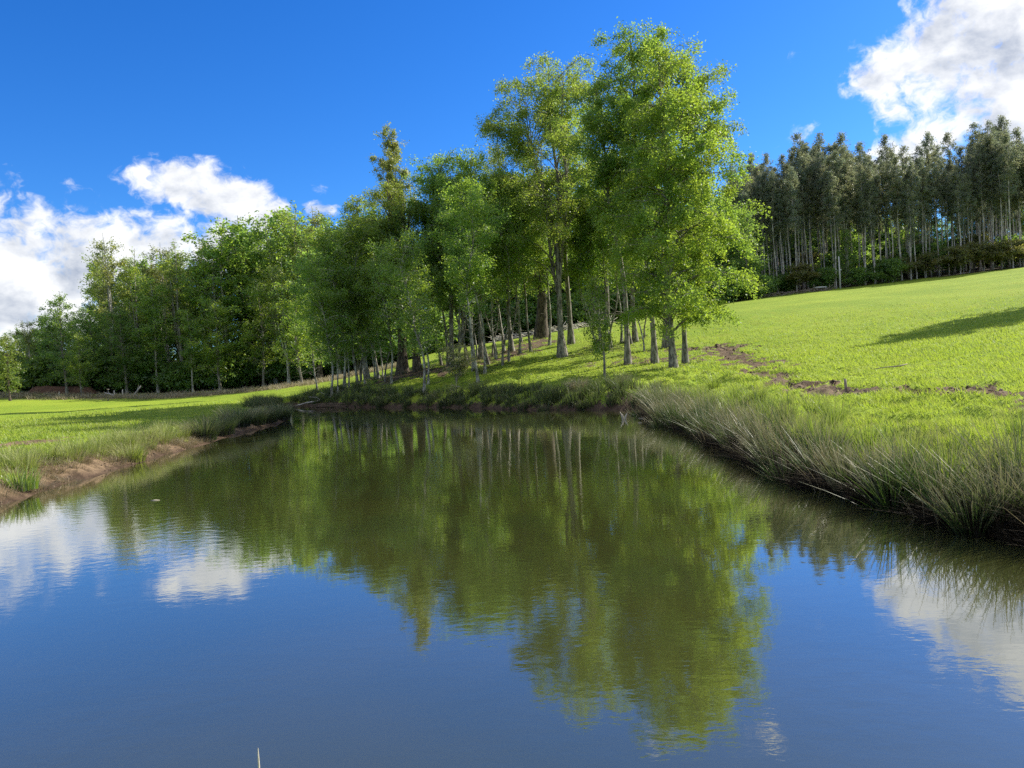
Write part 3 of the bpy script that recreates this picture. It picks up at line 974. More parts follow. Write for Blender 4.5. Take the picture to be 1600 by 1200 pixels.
# --- left forest
variant('for1', B_GREY, L_DEEP, seed=51, H=20, prof=[(.08, 2.2), (.25, 3.4), (.5, 3.6), (.75, 2.8), (.92, 1.6), (1, .4)], n_leaf=8553, leaf=.31, cb=.1, tr=.22, n_prim=60, rise=(54, 16), flat=1.15, spread=.36)
variant('for2', B_PALE, L_MID, seed=52, H=20, prof=[(.2, 2.2), (.4, 3.2), (.6, 3.4), (.8, 2.7), (.93, 1.6), (1, .5)], n_leaf=7776, leaf=.31, cb=.2, tr=.2, n_prim=55, rise=(58, 16), flat=1.15, stems=2, spread=.36)
variant('for3', B_PALE, L_OLIVE, seed=53, H=20, prof=[(.3, 1.7), (.5, 2.6), (.7, 3.0), (.87, 2.2), (1, .6)], n_leaf=5832, leaf=.25, cb=.3, tr=.2, n_prim=50, rise=(64, 24), flat=1.15, stems=3, spread=.36)
variant('for4', B_PALE, L_PALE, seed=54, H=20, prof=[(.35, 1.3), (.55, 2.2), (.75, 2.6), (.9, 1.8), (1, .6)], n_leaf=3888, leaf=.24, cb=.35, tr=.18, n_prim=44, rise=(64, 24), flat=1.15, stems=3, spread=.34, dead=.3)
variant('for5', B_GREY, L_BRIGHT, seed=55, H=12, prof=[(.1, 1.6), (.3, 2.4), (.55, 2.5), (.8, 1.8), (1, .4)], n_leaf=5443, leaf=.23, cb=.12, tr=.13, n_prim=45, rise=(51, 8), flat=1.15, spread=.33)
variant('for6', B_DARK, L_DEEP, seed=56, H=14, prof=[(.1, 2.6), (.3, 3.4), (.55, 3.3), (.8, 2.4), (1, .6)], n_leaf=6998, leaf=.31, cb=.1, tr=.2, n_prim=50, rise=(46, 11), flat=1.15, spread=.4)
TOPX = [-60, 0, 30, 60, 90, 110, 140, 160, 182, 205, 240, 285, 300, 330, 365, 395, 435, 480, 510, 540, 575, 620, 680]
TOPY = [500, 525, 500, 488, 462, 452, 460, 420, 350, 395, 382, 358, 395, 368, 345, 335, 332, 316, 322, 338, 300, 330, 350]
GLF = 'trees of the forest edge across the left meadow'
front = [  # px, depth, variant, top offset, label
    (-30, 90, 'for6', 20, 'olive bushy tree cut by the left edge of the photo'), (16, 84, 'for6', 12, 'low rounded olive tree at the far left, foliage to the ground'),
    (52, 98, 'for4', 6, 'thin tree with pale bare trunk between the olive tree and the round dark one'), (80, 104, 'for6', 20, 'dark tree in shade behind the pale bare trunk'),
    (105, 94, 'for1', 0, 'rounded dark green tree left of the tall airy tree'), (128, 90, 'for5', 60, 'short tree with a bright sunlit white trunk at the meadow edge'),
    (150, 99, 'for1', 30, 'dark tree right of the sunlit white trunk'), (178, 100, 'for4', 0, 'tall airy tree with bare spreading limbs against the cloud'),
    (198, 96, 'for1', 95, 'deep green tree under the tall airy tree'), (225, 103, 'for3', 0, 'olive topped tree right of the tall airy tree'),
    (248, 97, 'for2', 60, 'mid green tree in the front of the left forest, below the olive tops'), (268, 106, 'for4', 10, 'thin sparse pale top beside the cloud'),
    (290, 100, 'for3', 5, 'olive tree with straight top right of the sparse pale top'), (302, 94, 'for2', 90, 'tree with a long white trunk showing at its foot'),
    (328, 104, 'for4', 0, 'pale twiggy tree left of the dark round crown'), (345, 94, 'for5', 110, 'low bright crown in the lower forest edge'),
    (362, 100, 'for2', 0, 'green tree with two leaning pale stems at its foot'), (392, 104, 'for1', 0, 'dark round crown on visible branches against the blue sky'),
    (412, 95, 'for5', 105, 'yellow green rounded crown low at the forest edge'), (432, 100, 'for2', 5, 'broad green crown right of the dark round one'),
    (452, 94, 'for3', 75, 'olive crown in front below the broad green one'), (478, 104, 'for3', 0, 'airy tree top above the brownish crown'),
    (505, 101, 'for4', 0, 'sparse pale top right of the airy one'), (500, 92, 'for6', 70, 'brownish dark crown behind the young grove trees'),
    (530, 96, 'for2', 10, 'green tree joining the forest to the grove'), (560, 98, 'for1', 25, 'dark tree behind the left shoulder of the grove'),
    (472, 86, 'for5', 120, 'low light green tree at the meadow end of the forest'),
]


def ground_py(px, Y):
    """pixel row where the ground lies at that column and depth (real height from the terrain)"""
    lo, hi = 300.0, 900.0
    for _ in range(40):
        mid = (lo + hi) / 2
        p = at(px, mid, Y)
        if p[2] > gz(p[0], p[1]):
            lo = mid
        else:
            hi = mid
    return (lo + hi) / 2


def place_tree(name, key, px, Y, top, label, group, rz, leafm=None, cat='tree'):
    py = ground_py(px, Y)
    p = at(px, py, Y)
    q = at(px, top, Y)
    H = max(2.5, q[2] - p[2])
    wide = {'forest_tree': rr.uniform(1.0, 1.35), 'eucalyptus_tree': rr.uniform(.9, 1.15)}.get(name, 1.0)
    return plant(name, key, p[0], p[1], H, label, cat, group, rz, leafm=leafm, wide=wide)


for (px, Y, key, dt, lab) in front:
    place_tree('forest_tree', key, px, Y, np.interp(px, TOPX, TOPY) + dt, lab, GLF, rr.uniform(0, 6.28), leafm=L_OLIVE if 'olive' in lab and key == 'for6' else None)
i = 0
for px in range(-60, 700, 17):
    for Y in (108, 120):
        if rr.random() < .2:
            continue
        xx = px + rr.uniform(-8, 8)
        place_tree('forest_tree', rr.choice(['for1', 'for2', 'for3', 'for6', 'for1', 'for2']), xx, Y + rr.uniform(-4, 4), np.interp(xx, TOPX, TOPY) + rr.uniform(10, 75),
                   'tree in the shaded inner rows of the forest behind the left meadow', 'inner trees of the left forest', rr.uniform(0, 6.28))
# belt that goes on behind the grove
for px in range(700, 1180, 22):
    for Y in (116, 128):
        xx = px + rr.uniform(-9, 9)
        place_tree('forest_tree', rr.choice(['for1', 'for2', 'for6', 'for1']), xx, Y + rr.uniform(-4, 4), np.interp(xx, [700, 1000, 1180], [330, 330, 300]) + rr.uniform(-15, 60),
                   'shaded forest tree glimpsed between the trunks behind the grove', 'forest trees behind the grove', rr.uniform(0, 6.28))
# undergrowth along the left forest edge and behind the grove
variant('bush1', B_DARK, L_DEEP, seed=61, H=2.4, prof=[(.05, 1.3), (.3, 1.7), (.6, 1.6), (.85, 1.0), (1, .4)], n_leaf=4082, leaf=.22, cb=.02, tr=.05, n_prim=34, rise=(25, -10), stems=3, spread=.34)
variant('bush2', B_DARK, L_SHRUB, seed=62, H=3.2, prof=[(.05, 1.2), (.3, 1.7), (.6, 1.7), (.85, 1.2), (1, .5)], n_leaf=3693, leaf=.22, cb=.03, tr=.05, n_prim=34, rise=(40, 0), stems=4, spread=.32)
for px in [a + 3 * k for k, r_ in enumerate((0, 1)) for a in range(-30, 700, 17)]:
    xx = px + rr.uniform(-8, 8)
    Y = rr.uniform(97, 110)
    place_tree('undergrowth_bush', 'bush1', xx, Y, ground_py(xx, Y) - rr.uniform(25, 70), 'dark bush in the shade at the foot of the left forest', 'bushes at the foot of the left forest', rr.uniform(0, 6), cat='bush')

for px in range(700, 1185, 15):
    xx = px + rr.uniform(-5, 5)
    Y = rr.uniform(111, 117)
    place_tree('undergrowth_bush', 'bush1', xx, Y, ground_py(xx, Y) - rr.uniform(30, 70), 'dark bush seen between the trunks behind the grove', 'bushes behind the grove', rr.uniform(0, 6), cat='bush')

# --- eucalyptus plantation
for kk, sd in enumerate((71, 72, 73, 74, 75)):
    variant('euc%d' % kk, B_EUC, L_EUC, seed=sd, H=28, prof=[(.45, .8), (.55, 1.5), (.7, 2.0), (.82, 1.9), (.92, 1.2), (1, .25)], n_leaf=5600, leaf=.34, cb=(.48, .42, .52, .46, .38)[kk], tr=.17,
            n_prim=52, rise=(48, -10), wob=.3, droop=.8, spread=.36, flat=.9, aspect=.38, inner=.35, flare=1.15)
sky_row = [(1185, 236), (1207, 238), (1230, 240), (1257, 206), (1292, 205), (1325, 204), (1354, 220), (1394, 208), (1421, 226), (1441, 226), (1458, 203), (1490, 205), (1510, 226), (1532, 190), (1552, 186), (1573, 178), (1598, 198)]
names = ['shorter eucalyptus at the left end of the plantation, touching the bright grove tree', 'short eucalyptus second from the left end of the plantation', 'short eucalyptus just left of the first tall pointed top',
         'first tall pointed eucalyptus top counted from the grove, against clear blue', 'second tall pointed eucalyptus top, wide green crown left of the cloud foot', 'third pointed eucalyptus top, where the cloud foot begins',
         'round headed lower eucalyptus right of the third pointed top', 'narrow pointed eucalyptus before the grey cloud foot', 'lower eucalyptus right of the narrow pointed one', 'lower eucalyptus left of the broad brownish top',
         'broad brownish eucalyptus top in the middle of the cloud', 'pointed eucalyptus right of the broad brownish top, above the sky gap', 'low eucalyptus left of the tall right hand group', 'tall eucalyptus starting the right hand group',
         'tall eucalyptus between two higher ones in the right hand group', 'highest eucalyptus of the plantation near the right edge', 'eucalyptus cut by the right edge of the photo']
GE = 'eucalyptus trees of the plantation behind the meadow'
for i, ((px, top), lab) in enumerate(zip(sky_row, names)):
    place_tree('eucalyptus_tree', 'euc%d' % (i % 5), px, 126 + rr.uniform(0, 8), top, lab, GE, rr.uniform(0, 6.28))
ETX = [a for a, _ in sky_row]
ETY = [b for _, b in sky_row]
for row, Y0 in enumerate((124, 130, 136, 143, 151, 160, 170, 182)):
    px = 1150 + rr.uniform(0, 10)
    while px < 1650:
        # leave the gap where the sky shows between the bare stems
        gap = row >= 2 and 1370 < px < 1500
        if not (gap and rr.random() < .72):
            if not (row == 0 and rr.random() < .45):
                place_tree('eucalyptus_tree', 'euc%d' % rr.randrange(5), px, Y0 + rr.uniform(-2.5, 2.5), np.interp(px, ETX, ETY) + rr.uniform(16, 62),
                           ('slim eucalyptus stem in the front row of the plantation' if row == 0 else 'bare stemmed eucalyptus inside the plantation, behind the front stems'), 'front row eucalyptus stems' if row == 0 else 'inner eucalyptus trees', rr.uniform(0, 6.28))
        px += rr.uniform(14, 25)
for px in range(1160, 1640, 13):
    xx = px + rr.uniform(-5, 5)
    place_tree('eucalyptus_tree', rr.choice(['euc2', 'euc0', 'euc3']), xx, rr.uniform(123, 127), np.interp(xx, ETX, ETY) + rr.uniform(20, 60), 'slim eucalyptus stem in the front row of the plantation', 'front row eucalyptus stems', rr.uniform(0, 6.28))
shr = [(1168, 60, 'dark bush under the bright grove tree'), (1196, 44, 'dark bush left of the brown bush'), (1256, 62, 'brown leaved bush left of the pole'), (1228, 42, 'low bush left of the brown bush'), (1340, 40, 'low dark bush right of the pole'),
       (1288, 48, 'dark bush just left of the pole'), (1420, 50, 'light green leaved bush in the plantation edge'), (1388, 52, 'dark bush left of the light green leaved bush'), (1455, 55, 'olive bush right of the light green leaved bush'),
       (1490, 62, 'pale olive bush above the meadow crest'), (1520, 66, 'highest pale olive bush above the meadow crest'), (1548, 58, 'rounded olive bush above the meadow crest'), (1578, 64, 'olive bush near the right edge above the crest'), (1606, 60, 'bush cut by the right edge above the crest')]
for px, h, lab in shr:
    Y = rr.uniform(121, 124)
    place_tree('edge_bush', 'bush2' if px > 1400 or px == 1256 else 'bush1', px, Y, ground_py(px, Y) - h * .72, lab, 'bushes at the plantation edge', rr.uniform(0, 6), cat='bush')
for px in range(1150, 1640, 14):
    Y = rr.uniform(127, 142)
    place_tree('undergrowth_bush', rr.choice(['bush1', 'bush1', 'bush2']), px, Y, ground_py(px, Y) - rr.uniform(20, 55), 'shaded undergrowth bush among the eucalyptus stems', 'undergrowth among the eucalyptus', rr.uniform(0, 6), cat='bush')
for px in range(1150, 1640, 9):
    place_tree('understory_tree', rr.choice(['for1', 'for6', 'for2']), px, rr.uniform(166, 188), np.interp(px, [1150, 1300, 1400, 1480, 1560, 1640], [300, 300, 328, 330, 300, 290]) + rr.uniform(-10, 30),
               'broadleaf understory tree in shade far inside the plantation', 'understory trees inside the plantation', rr.uniform(0, 6))
place_tree('young_tree', 'for5', 1322, 123, 356, 'round young green tree right behind the pale pole', None, 1.0, L_MID)

for px in range(1150, 1420, 13):
    Y = rr.uniform(150, 164)
    place_tree('undergrowth_bush', 'bush1', px, Y, ground_py(px, Y) - rr.uniform(50, 85), 'shaded undergrowth bush among the eucalyptus stems', 'undergrowth among the eucalyptus', rr.uniform(0, 6), cat='bush')

# the trees outside the frame on the right that shade the meadow
def ground_hit(px, py):
    lo, hi = 12.0, 112.0
    for Y in np.arange(12, 112, .5):
        p = at(px, py, Y)
        if p[2] <= gz(p[0], p[1]):
            return p
    return at(px, py, 80)


for (sx, sy, H, key) in ((1482, 516, 14, 'for2'), (1540, 503, 17, 'for1'), (1610, 492, 17, 'for2')):
    g0 = ground_hit(sx, sy)
    # the trunk stands towards the sun from where the crown's shadow falls
    k0 = H * .68 / SUNV[2]
    x, y = g0[0] + SUNV[0] * k0, g0[1] + SUNV[1] * k0
    for _ in range(4):
        k0 = (H * .68 + gz(x, y) - g0[2]) / SUNV[2]
        x, y = g0[0] + SUNV[0] * k0, g0[1] + SUNV[1] * k0
    print('meadow tree', x, y, x / y * F + 800)
    plant('meadow_tree', key, x, y, H, 'tree standing on the meadow right of the frame', 'tree', 'meadow trees right of the frame', rr.uniform(0, 6))

P_DRIFT2 = plain_mat('fallen_twig', (.09, .065, .045), (.2, .15, .105), 4)
P_CLOD = plain_mat('soil_clod', (.085, .06, .04), (.18, .13, .09), 9)
# ------------------------------------------------------------------ grass, rushes, sedges
M_GRASS = blade_mat('grass_blades', (.16, .22, .024), (.23, .325, .032), (.33, .35, .07), (.38, .50, .045), .5, .03, .5)
M_RUSH = blade_mat('rush_blades', (.014, .016, .008), (.048, .098, .016), (.32, .28, .15), (.10, .19, .025), .22, .05, .45)  # shade low in the clumps painted as a near-black blade foot
M_RUSHL = blade_mat('rush_blades_left', (.16, .16, .045), (.18, .26, .045), (.40, .37, .18), (.34, .42, .06), .4, .03, .5)
M_RUSHG = blade_mat('rush_blades_green', (.025, .04, .01), (.11, .20, .024), (.32, .32, .10), (.30, .42, .04), .35, .04, .45)
M_SEDGE = blade_mat('sedge_blades', (.025, .022, .013), (.075, .115, .03), (.19, .17, .09), (.13, .20, .035), .35, .04, .5)
M_LITTER_SHADE = blade_mat('dead_leaves_shade', (.012, .010, .007), (.035, .028, .018), (.09, .07, .045), (.04, .03, .02), .2, .02, .6)  # dead leaves with the shadow at the waterline put into their colour
M_DRY = blade_mat('dry_grass_blades', (.20, .16, .09), (.30, .25, .15), (.42, .36, .24), (.3, .25, .12), .3, .04, .5)
M_IRIS = blade_mat('flag_leaves', (.09, .15, .03), (.16, .26, .03), (.28, .34, .06), (.26, .38, .04), .45, .06, .35)


def blades(rng, x, y, z, h, wdt, leanx, leany, segs=1, curve=.0):
    """n ribbons rooted at x,y,z with height h and horizontal lean at the tip"""
    n = len(x)
    a = rng.uniform(0, 2 * np.pi, n)
    sx, sy = np.cos(a) * wdt / 2, np.sin(a) * wdt / 2
    V, A = [], []
    for k_ in range(segs + 1):
        s = k_ / segs
        b = s ** (1 + curve)
        cx, cy, cz = x + leanx * b, y + leany * b, z + h * (s - curve * .25 * s * s)
        tw = 1 - .85 * s ** 1.5
        V += [np.stack([cx - sx * tw, cy - sy * tw, cz], 1), np.stack([cx + sx * tw, cy + sy * tw, cz], 1)]
        A += [np.full(n, s)] * 2
    V = np.stack(V, 1)
    A = np.stack(A, 1)
    m_ = 2 * (segs + 1)
    base = (np.arange(n) * m_)[:, None]
    q = np.concatenate([np.stack([base + 2 * k_, base + 2 * k_ + 1, base + 2 * k_ + 3, base + 2 * k_ + 2], -1).reshape(-1, 4) for k_ in range(segs)])
    return V.reshape(-1, 3), q, A.ravel()


def blade_mesh(name, mat, *a, **kw):
    v, q, at_ = blades(*a, **kw)
    return mesh_np(name, v, q, [mat], {'tip': at_})


rng = np.random.default_rng(77)
# meadow grass, thinning with distance
n = 520000
ang = rng.uniform(R(-46), R(46), n)
rad = 6.5 * (95 / 6.5) ** rng.random(n)
x, y = np.sin(ang) * rad, np.cos(ang) * rad
sd = bil(SG, x, y)
dg = bil(DG, x, y)
keep = (sd > .9) & (dg < rng.uniform(.2, 1.0, n)) & (rng.random(n) < np.clip((75 - rad) / 35, 0, 1))
x, y, rad, sd = x[keep], y[keep], rad[keep], sd[keep]
z = bil(ZG, x, y) - .01
tall = fbm(x * .7, y * .7, 51, 3)
onright = sstep(x, 3, 7) * (1 - sstep(sd, 3, 10))
h = (.05 + .10 * np.clip(tall - .3, 0, 1) + .09 * onright * sstep(tall, .4, .7) + .0008 * rad) * rng.uniform(.6, 1.4, len(x))
me = blade_mesh('meadow_grass', M_GRASS, rng, x, y, z, h, np.clip(.0011 * rad, .008, .05), rng.normal(size=len(x)) * h * .5 - .3 * h, rng.normal(size=len(x)) * h * .5, segs=1)
tag(obj('meadow_grass', me), 'short bright green pasture grass over the banks and meadow', 'grass', kind='stuff')


def tuft_field(cx, cy, n_per, hgt, spread_r, lean_dir, lean_amt, splay, wd, rng, segs=4, curve=.7):
    X, Y_, Hh, LX, LY, WW = [], [], [], [], [], []
    for (a, b_) in zip(cx, cy):
        n = int(n_per * rng.uniform(.5, 1.5))
        az = rng.uniform(0, 2 * np.pi, n)
        r_ = spread_r * np.sqrt(rng.random(n))
        tv = rng.uniform(.5, 1.4)
        hh_ = hgt * tv * rng.uniform(.4, 1.1, n)
        s_ = (splay * rng.uniform(.6, 1.4)) * rng.random(n) ** .8
        X.append(a + np.cos(az) * r_); Y_.append(b_ + np.sin(az) * r_)
        Hh.append(hh_ * np.sqrt(np.clip(1 - s_ ** 2 * .6, .2, 1)))
        LX.append(np.cos(az) * s_ * hh_ + lean_dir[0] * lean_amt * hh_ * rng.uniform(.3, 1.3, n))
        LY.append(np.sin(az) * s_ * hh_ + lean_dir[1] * lean_amt * hh_ * rng.uniform(.3, 1.3, n))
        WW.append(wd * rng.uniform(.7, 1.3, n))
    x, y = np.concatenate(X), np.concatenate(Y_)
    z = np.maximum(bil(ZG, x, y), -.15) - .03
    return rng, x, y, z, np.concatenate(Hh), np.concatenate(WW), np.concatenate(LX), np.concatenate(LY), segs, curve


def along(pxlist, inset, spacing, jitter, rng):
    P_ = np.array([atz(*q)[:2] for q in pxlist])
    out = []
    for a, b_ in zip(P_[:-1], P_[1:]):
        L_ = np.linalg.norm(b_ - a)
        d = (b_ - a) / L_
        nrm = np.array([d[1], -d[0]])
        mid = (a + b_) / 2 + nrm * .5
        if sdist([mid[0]], [mid[1]])[0] < 0:
            nrm = -nrm
        for s in np.arange(0, L_, spacing):
            out.append(a + d * (s + rng.normal() * jitter) + nrm * (inset + rng.normal() * jitter))
    return np.array(out)


# right bank rush belt
rb = [(1720, 885)] + right_px
pts = np.concatenate([along(rb, .2, .55, .2, rng), along(rb, .65, .62, .25, rng)])
me = blade_mesh('bank_rushes', M_RUSH, *tuft_field(pts[:, 0], pts[:, 1], 170, .84, .15, (-.75, -.45), .16, .75, .016, rng, 4, .3))
tag(obj('bank_rushes', me), 'dense grey green rushes hanging over the water along the right bank', 'rushes', kind='stuff')
pts = np.concatenate([along(rb, .95, .6, .25, rng), along(rb, 1.5, .8, .3, rng), along(rb, 2.1, 1.4, .4, rng)])
me = blade_mesh('bank_rushes', M_RUSHG, *tuft_field(pts[:, 0], pts[:, 1], 130, .66, .16, (-.6, -.3), .08, .6, .016, rng, 4, .3))
tag(obj('bank_rushes', me), 'fresh green upright rushes behind the grey fringe on top of the right bank', 'rushes', kind='stuff')
pts = along(rb, .45, .35, .3, rng)
me = blade_mesh('dry_rush_stems', M_DRY, *tuft_field(pts[:, 0], pts[:, 1], 16, .92, .16, (-.75, -.4), .45, .5, .010, rng, 3, .5))
tag(obj('dry_rush_stems', me), 'pale dry rush stems sticking out of the right bank fringe', 'rushes', kind='stuff')
# hanging dead leaves under the belt, near black to paint the waterline shade
pts = np.concatenate([along(rb, .02, .3, .1, rng), along(rb, .3, .4, .1, rng)])
a_ = tuft_field(pts[:, 0], pts[:, 1], 140, .62, .2, (-.8, -.4), .6, .8, .012, rng, 3, 1.2)
me = blade_mesh('rush_litter_shade', M_LITTER_SHADE, *a_)
tag(obj('rush_litter_shade', me), 'dead rush leaves sagging to the water under the right bank, blackened by painted shade', 'rushes', kind='stuff')
# left bank rushes
lb = water_px[4:] + [(-60, 808)]
pts = np.concatenate([along(lb, 1.1, .4, .2, rng), along(lb, 1.5, .5, .25, rng), along(lb, 2.2, .8, .3, rng)])
keep = fbm(pts[:, 0] * .6, pts[:, 1] * .6, 71, 2) > .33
pts = pts[keep]
me = blade_mesh('bank_rushes', M_RUSHL, *tuft_field(pts[:, 0], pts[:, 1], 130, .62, .22, (.4, -.3), .2, .6, .012, rng))
tag(obj('bank_rushes', me), 'low sunlit rushes and grass along the top of the left bank', 'rushes', kind='stuff')
pts = np.concatenate([along(lb, .85, .22, .22, rng), along(lb, .5, .3, .22, rng)])
me = blade_mesh('dry_bank_grass', M_DRY, *tuft_field(pts[:, 0], pts[:, 1], 80, .34, .25, (.6, -.4), .6, .8, .009, rng, 3, 1.0))
tag(obj('dry_bank_grass', me), 'straw coloured dry grass hanging over the bare left bank', 'grass', kind='stuff')
# far shore sedges
fs = far_px
pts = np.concatenate([along(fs, .3, .5, .2, rng), along(fs, .9, .6, .25, rng), along(fs, 1.5, .8, .3, rng)])
me = blade_mesh('shore_sedge', M_SEDGE, *tuft_field(pts[:, 0], pts[:, 1], 90, .75, .25, (-.2, -.6), .35, .6, .02, rng, 3))
tag(obj('shore_sedge', me), 'dark brownish sedge fringe along the far shore below the grove', 'sedge', kind='stuff')
# litter, twigs and rough tufts around the trunks
g_ = G()
tb = np.array([o.location[:2] for o in bpy.data.objects if o.get('group') in (GRV, 'thin stemmed young trees in the grove', 'thin saplings between the grove trunks')])
tb = np.repeat(tb, 7, axis=0)
lp = tb + rng.normal(size=tb.shape) * .9
lp = lp[bil(SG, lp[:, 0], lp[:, 1]) > .8]
for (a, b_) in lp:
    l_ = rng.uniform(.12, .6); an = rng.uniform(0, 6.28)
    c_ = np.array([a, b_, gz(a, b_) + .04])
    d = np.array([math.cos(an), math.sin(an), rng.normal() * .2]) * l_
    g_.tube([c_ - d, c_ + [0, 0, .03], c_ + d], [.008, .014, .006], 4)
tag(obj('fallen_twigs', g_.mesh('fallen_twigs', [P_DRIFT2])), 'brown fallen twigs scattered around the feet of the grove trees', 'twigs', kind='stuff')
lp = tb[::2] + rng.normal(size=tb[::2].shape) * .55
lp = lp[bil(SG, lp[:, 0], lp[:, 1]) > .8]
me = blade_mesh('rough_grass', M_SEDGE, *tuft_field(lp[:, 0], lp[:, 1], 34, .34, .16, (-.3, -.2), .2, .7, .016, rng, 3))
tag(obj('rough_grass', me), 'rough darker grass tufts around the feet of the grove trees', 'grass', kind='stuff')
# clods of trodden soil along the trail
g_ = G()
ta = np.array(trail)
for _ in range(900):
    k_ = rng.integers(len(ta) - 1)
    f_ = rng.random()
    c_ = ta[k_] * (1 - f_) + ta[k_ + 1] * f_ + rng.normal(size=2) * np.array([.9, .9])
    if bil(DG, c_[:1], c_[1:])[0] < .25:
        continue
    r_ = rng.uniform(.012, .055) * (1 + c_[1] / 60)
    base_ = np.array([[1, 0, 0], [0, 1, 0], [-1, 0, 0], [0, -1, 0], [.6, .6, .75], [-.6, .6, .7], [-.6, -.6, .75], [.6, -.6, .7]]) * r_ * rng.uniform(.6, 1.3, (8, 3))
    base_[:, :2] = base_[:, :2] @ np.array([[math.cos(f_ * 9), math.sin(f_ * 9)], [-math.sin(f_ * 9), math.cos(f_ * 9)]])
    g_.add(base_ + np.array([c_[0], c_[1], gz(c_[0], c_[1]) - .01]), [[0, 1, 5, 4], [1, 2, 6, 5], [2, 3, 7, 6], [3, 0, 4, 7], [4, 5, 6, 7]])
for c_ in along(lb, .35, .05, .3, rng):
    if sdist([c_[0]], [c_[1]])[0] < .02:
        continue
    r_ = rng.uniform(.012, .05) * rng.random() ** .5
    base_ = np.array([[1, 0, 0], [0, 1, 0], [-1, 0, 0], [0, -1, 0], [.6, .6, .75], [-.6, .6, .7], [-.6, -.6, .75], [.6, -.6, .7]]) * r_ * rng.uniform(.6, 1.3, (8, 3))
    g_.add(base_ + np.array([c_[0], c_[1], gz(c_[0], c_[1]) - .008]), [[0, 1, 5, 4], [1, 2, 6, 5], [2, 3, 7, 6], [3, 0, 4, 7], [4, 5, 6, 7]])
tag(obj('soil_clods', g_.mesh('soil_clods', [P_CLOD])), 'dark clods of trodden soil along the right slope trail and the bare left bank', 'soil clods', kind='stuff')
# dry tall grass strip across the left meadow
m_ = 1500
tx = rng.uniform(-75, -12, m_)
ty = 88 - (tx + 40) * .12 + rng.normal(size=m_) * 2.2
me = blade_mesh('dry_meadow_grass', M_DRY, *tuft_field(tx, ty, 14, .55, .4, (-.3, 0), .2, .6, .05, rng, 2))
tag(obj('dry_meadow_grass', me), 'strip of tall straw coloured grass across the left meadow', 'grass', kind='stuff')


def tussock(name, mat, px, py, Y, hgt, spr, npb, wd, label, cat='tussock', group=None, splay=.75, lean=(0, 0)):
    p = at(px, py, Y)
    x0, y0 = p[0], p[1]
    z0 = max(gz(x0, y0), 0)
    n = npb
    az = rng.uniform(0, 2 * np.pi, n)
    r_ = spr * np.sqrt(rng.random(n))
    hh_ = hgt * rng.uniform(.5, 1.08, n)
    s_ = splay * rng.random(n) ** .7
    me = blade_mesh(name, mat, rng, np.cos(az) * r_, np.sin(az) * r_, np.full(n, -.06), hh_ * np.sqrt(1 - .5 * s_ ** 2), wd * rng.uniform(.7, 1.3, n),
                    np.cos(az) * s_ * hh_ + lean[0] * hh_, np.sin(az) * s_ * hh_ + lean[1] * hh_, 4, .7)
    o = obj(name, me)
    o.location = (x0, y0, z0)
    return tag(o, label, cat, group)


GT = 'rush tussocks on the left point'
tussock('rush_tussock', M_SEDGE, 318, 684, 28.5, 1.10, 0.46, 630, .02, 'dark round tussock at the end of the bare bank, nearest of the left point', group=GT)
tussock('rush_tussock', M_SEDGE, 345, 676, 30.5, 1.17, 0.52, 630, .02, 'second dark tussock on the left point, beside the nearest round one', group=GT)
tussock('rush_tussock', M_RUSH, 372, 669, 33, 1.17, 0.52, 630, .022, 'largest dark tussock in the middle of the left point', group=GT)
tussock('rush_tussock', M_SEDGE, 396, 664, 34.5, 1.04, 0.52, 570, .022, 'dark tussock right of the largest on the left point', group=GT)
tussock('rush_tussock', M_SEDGE, 415, 658, 36, 1.04, 0.52, 570, .022, 'tussock near the tip of the left point', group=GT)
tussock('rush_tussock', M_RUSH, 437, 651, 38.5, 1.10, 0.52, 570, .024, 'last tussock on the tip of the left point', group=GT)
tussock('dry_tussock', M_DRY, 399, 652, 40, .5, .3, 200, .022, 'small pale straw tuft behind the dark tussocks of the left point')
tussock('rush_tussock', M_RUSHL, 268, 690, 27, .7, .35, 320, .018, 'pointed green tussock standing alone on the bare left bank')
tussock('rush_tussock', M_RUSHL, 203, 718, 22.5, .75, .4, 420, .016, 'broad green tussock above the bare left bank, left of the pointed one')
tussock('flag_leaf_clump', M_IRIS, 30, 757, 17.0, .62, .35, 170, .026, 'clump of broad bright yellow green leaves at the left bank edge', 'plant clump', splay=.5)
tussock('dry_tussock', M_DRY, 905, 625, 36, .95, .35, 420, .018, 'pale straw coloured tussock standing out on the dark far shore')
tussock('rush_tussock', M_SEDGE, 965, 626, 34.5, 1.0, .45, 420, .02, 'dark brown tussock on the far shore right of the straw one')
tussock('rush_tussock', M_RUSH, 1040, 655, 27, 1.25, .5, 600, .016, 'big fanned tussock at the corner of the right bank', splay=.9, lean=(-.2, -.1))

# ------------------------------------------------------------------ small things
P_WHITE = plain_mat('weathered_pole', (.42, .41, .38), (.6, .58, .54))
P_WOOD = plain_mat('grey_wood', (.17, .13, .10), (.30, .25, .20))
P_BOARD = plain_mat('pale_board', (.55, .54, .5), (.7, .68, .65))
P_EARTH = plain_mat('red_earth', (.085, .045, .03), (.15, .08, .05), 3)
P_DRIFT = plain_mat('dead_stems', (.09, .065, .045), (.17, .125, .085), 4)
P_TWIG = plain_mat('pale_twig', (.4, .36, .28), (.6, .55, .45))
P_CUT = plain_mat('cut_wood', (.5, .4, .28), (.62, .5, .36))

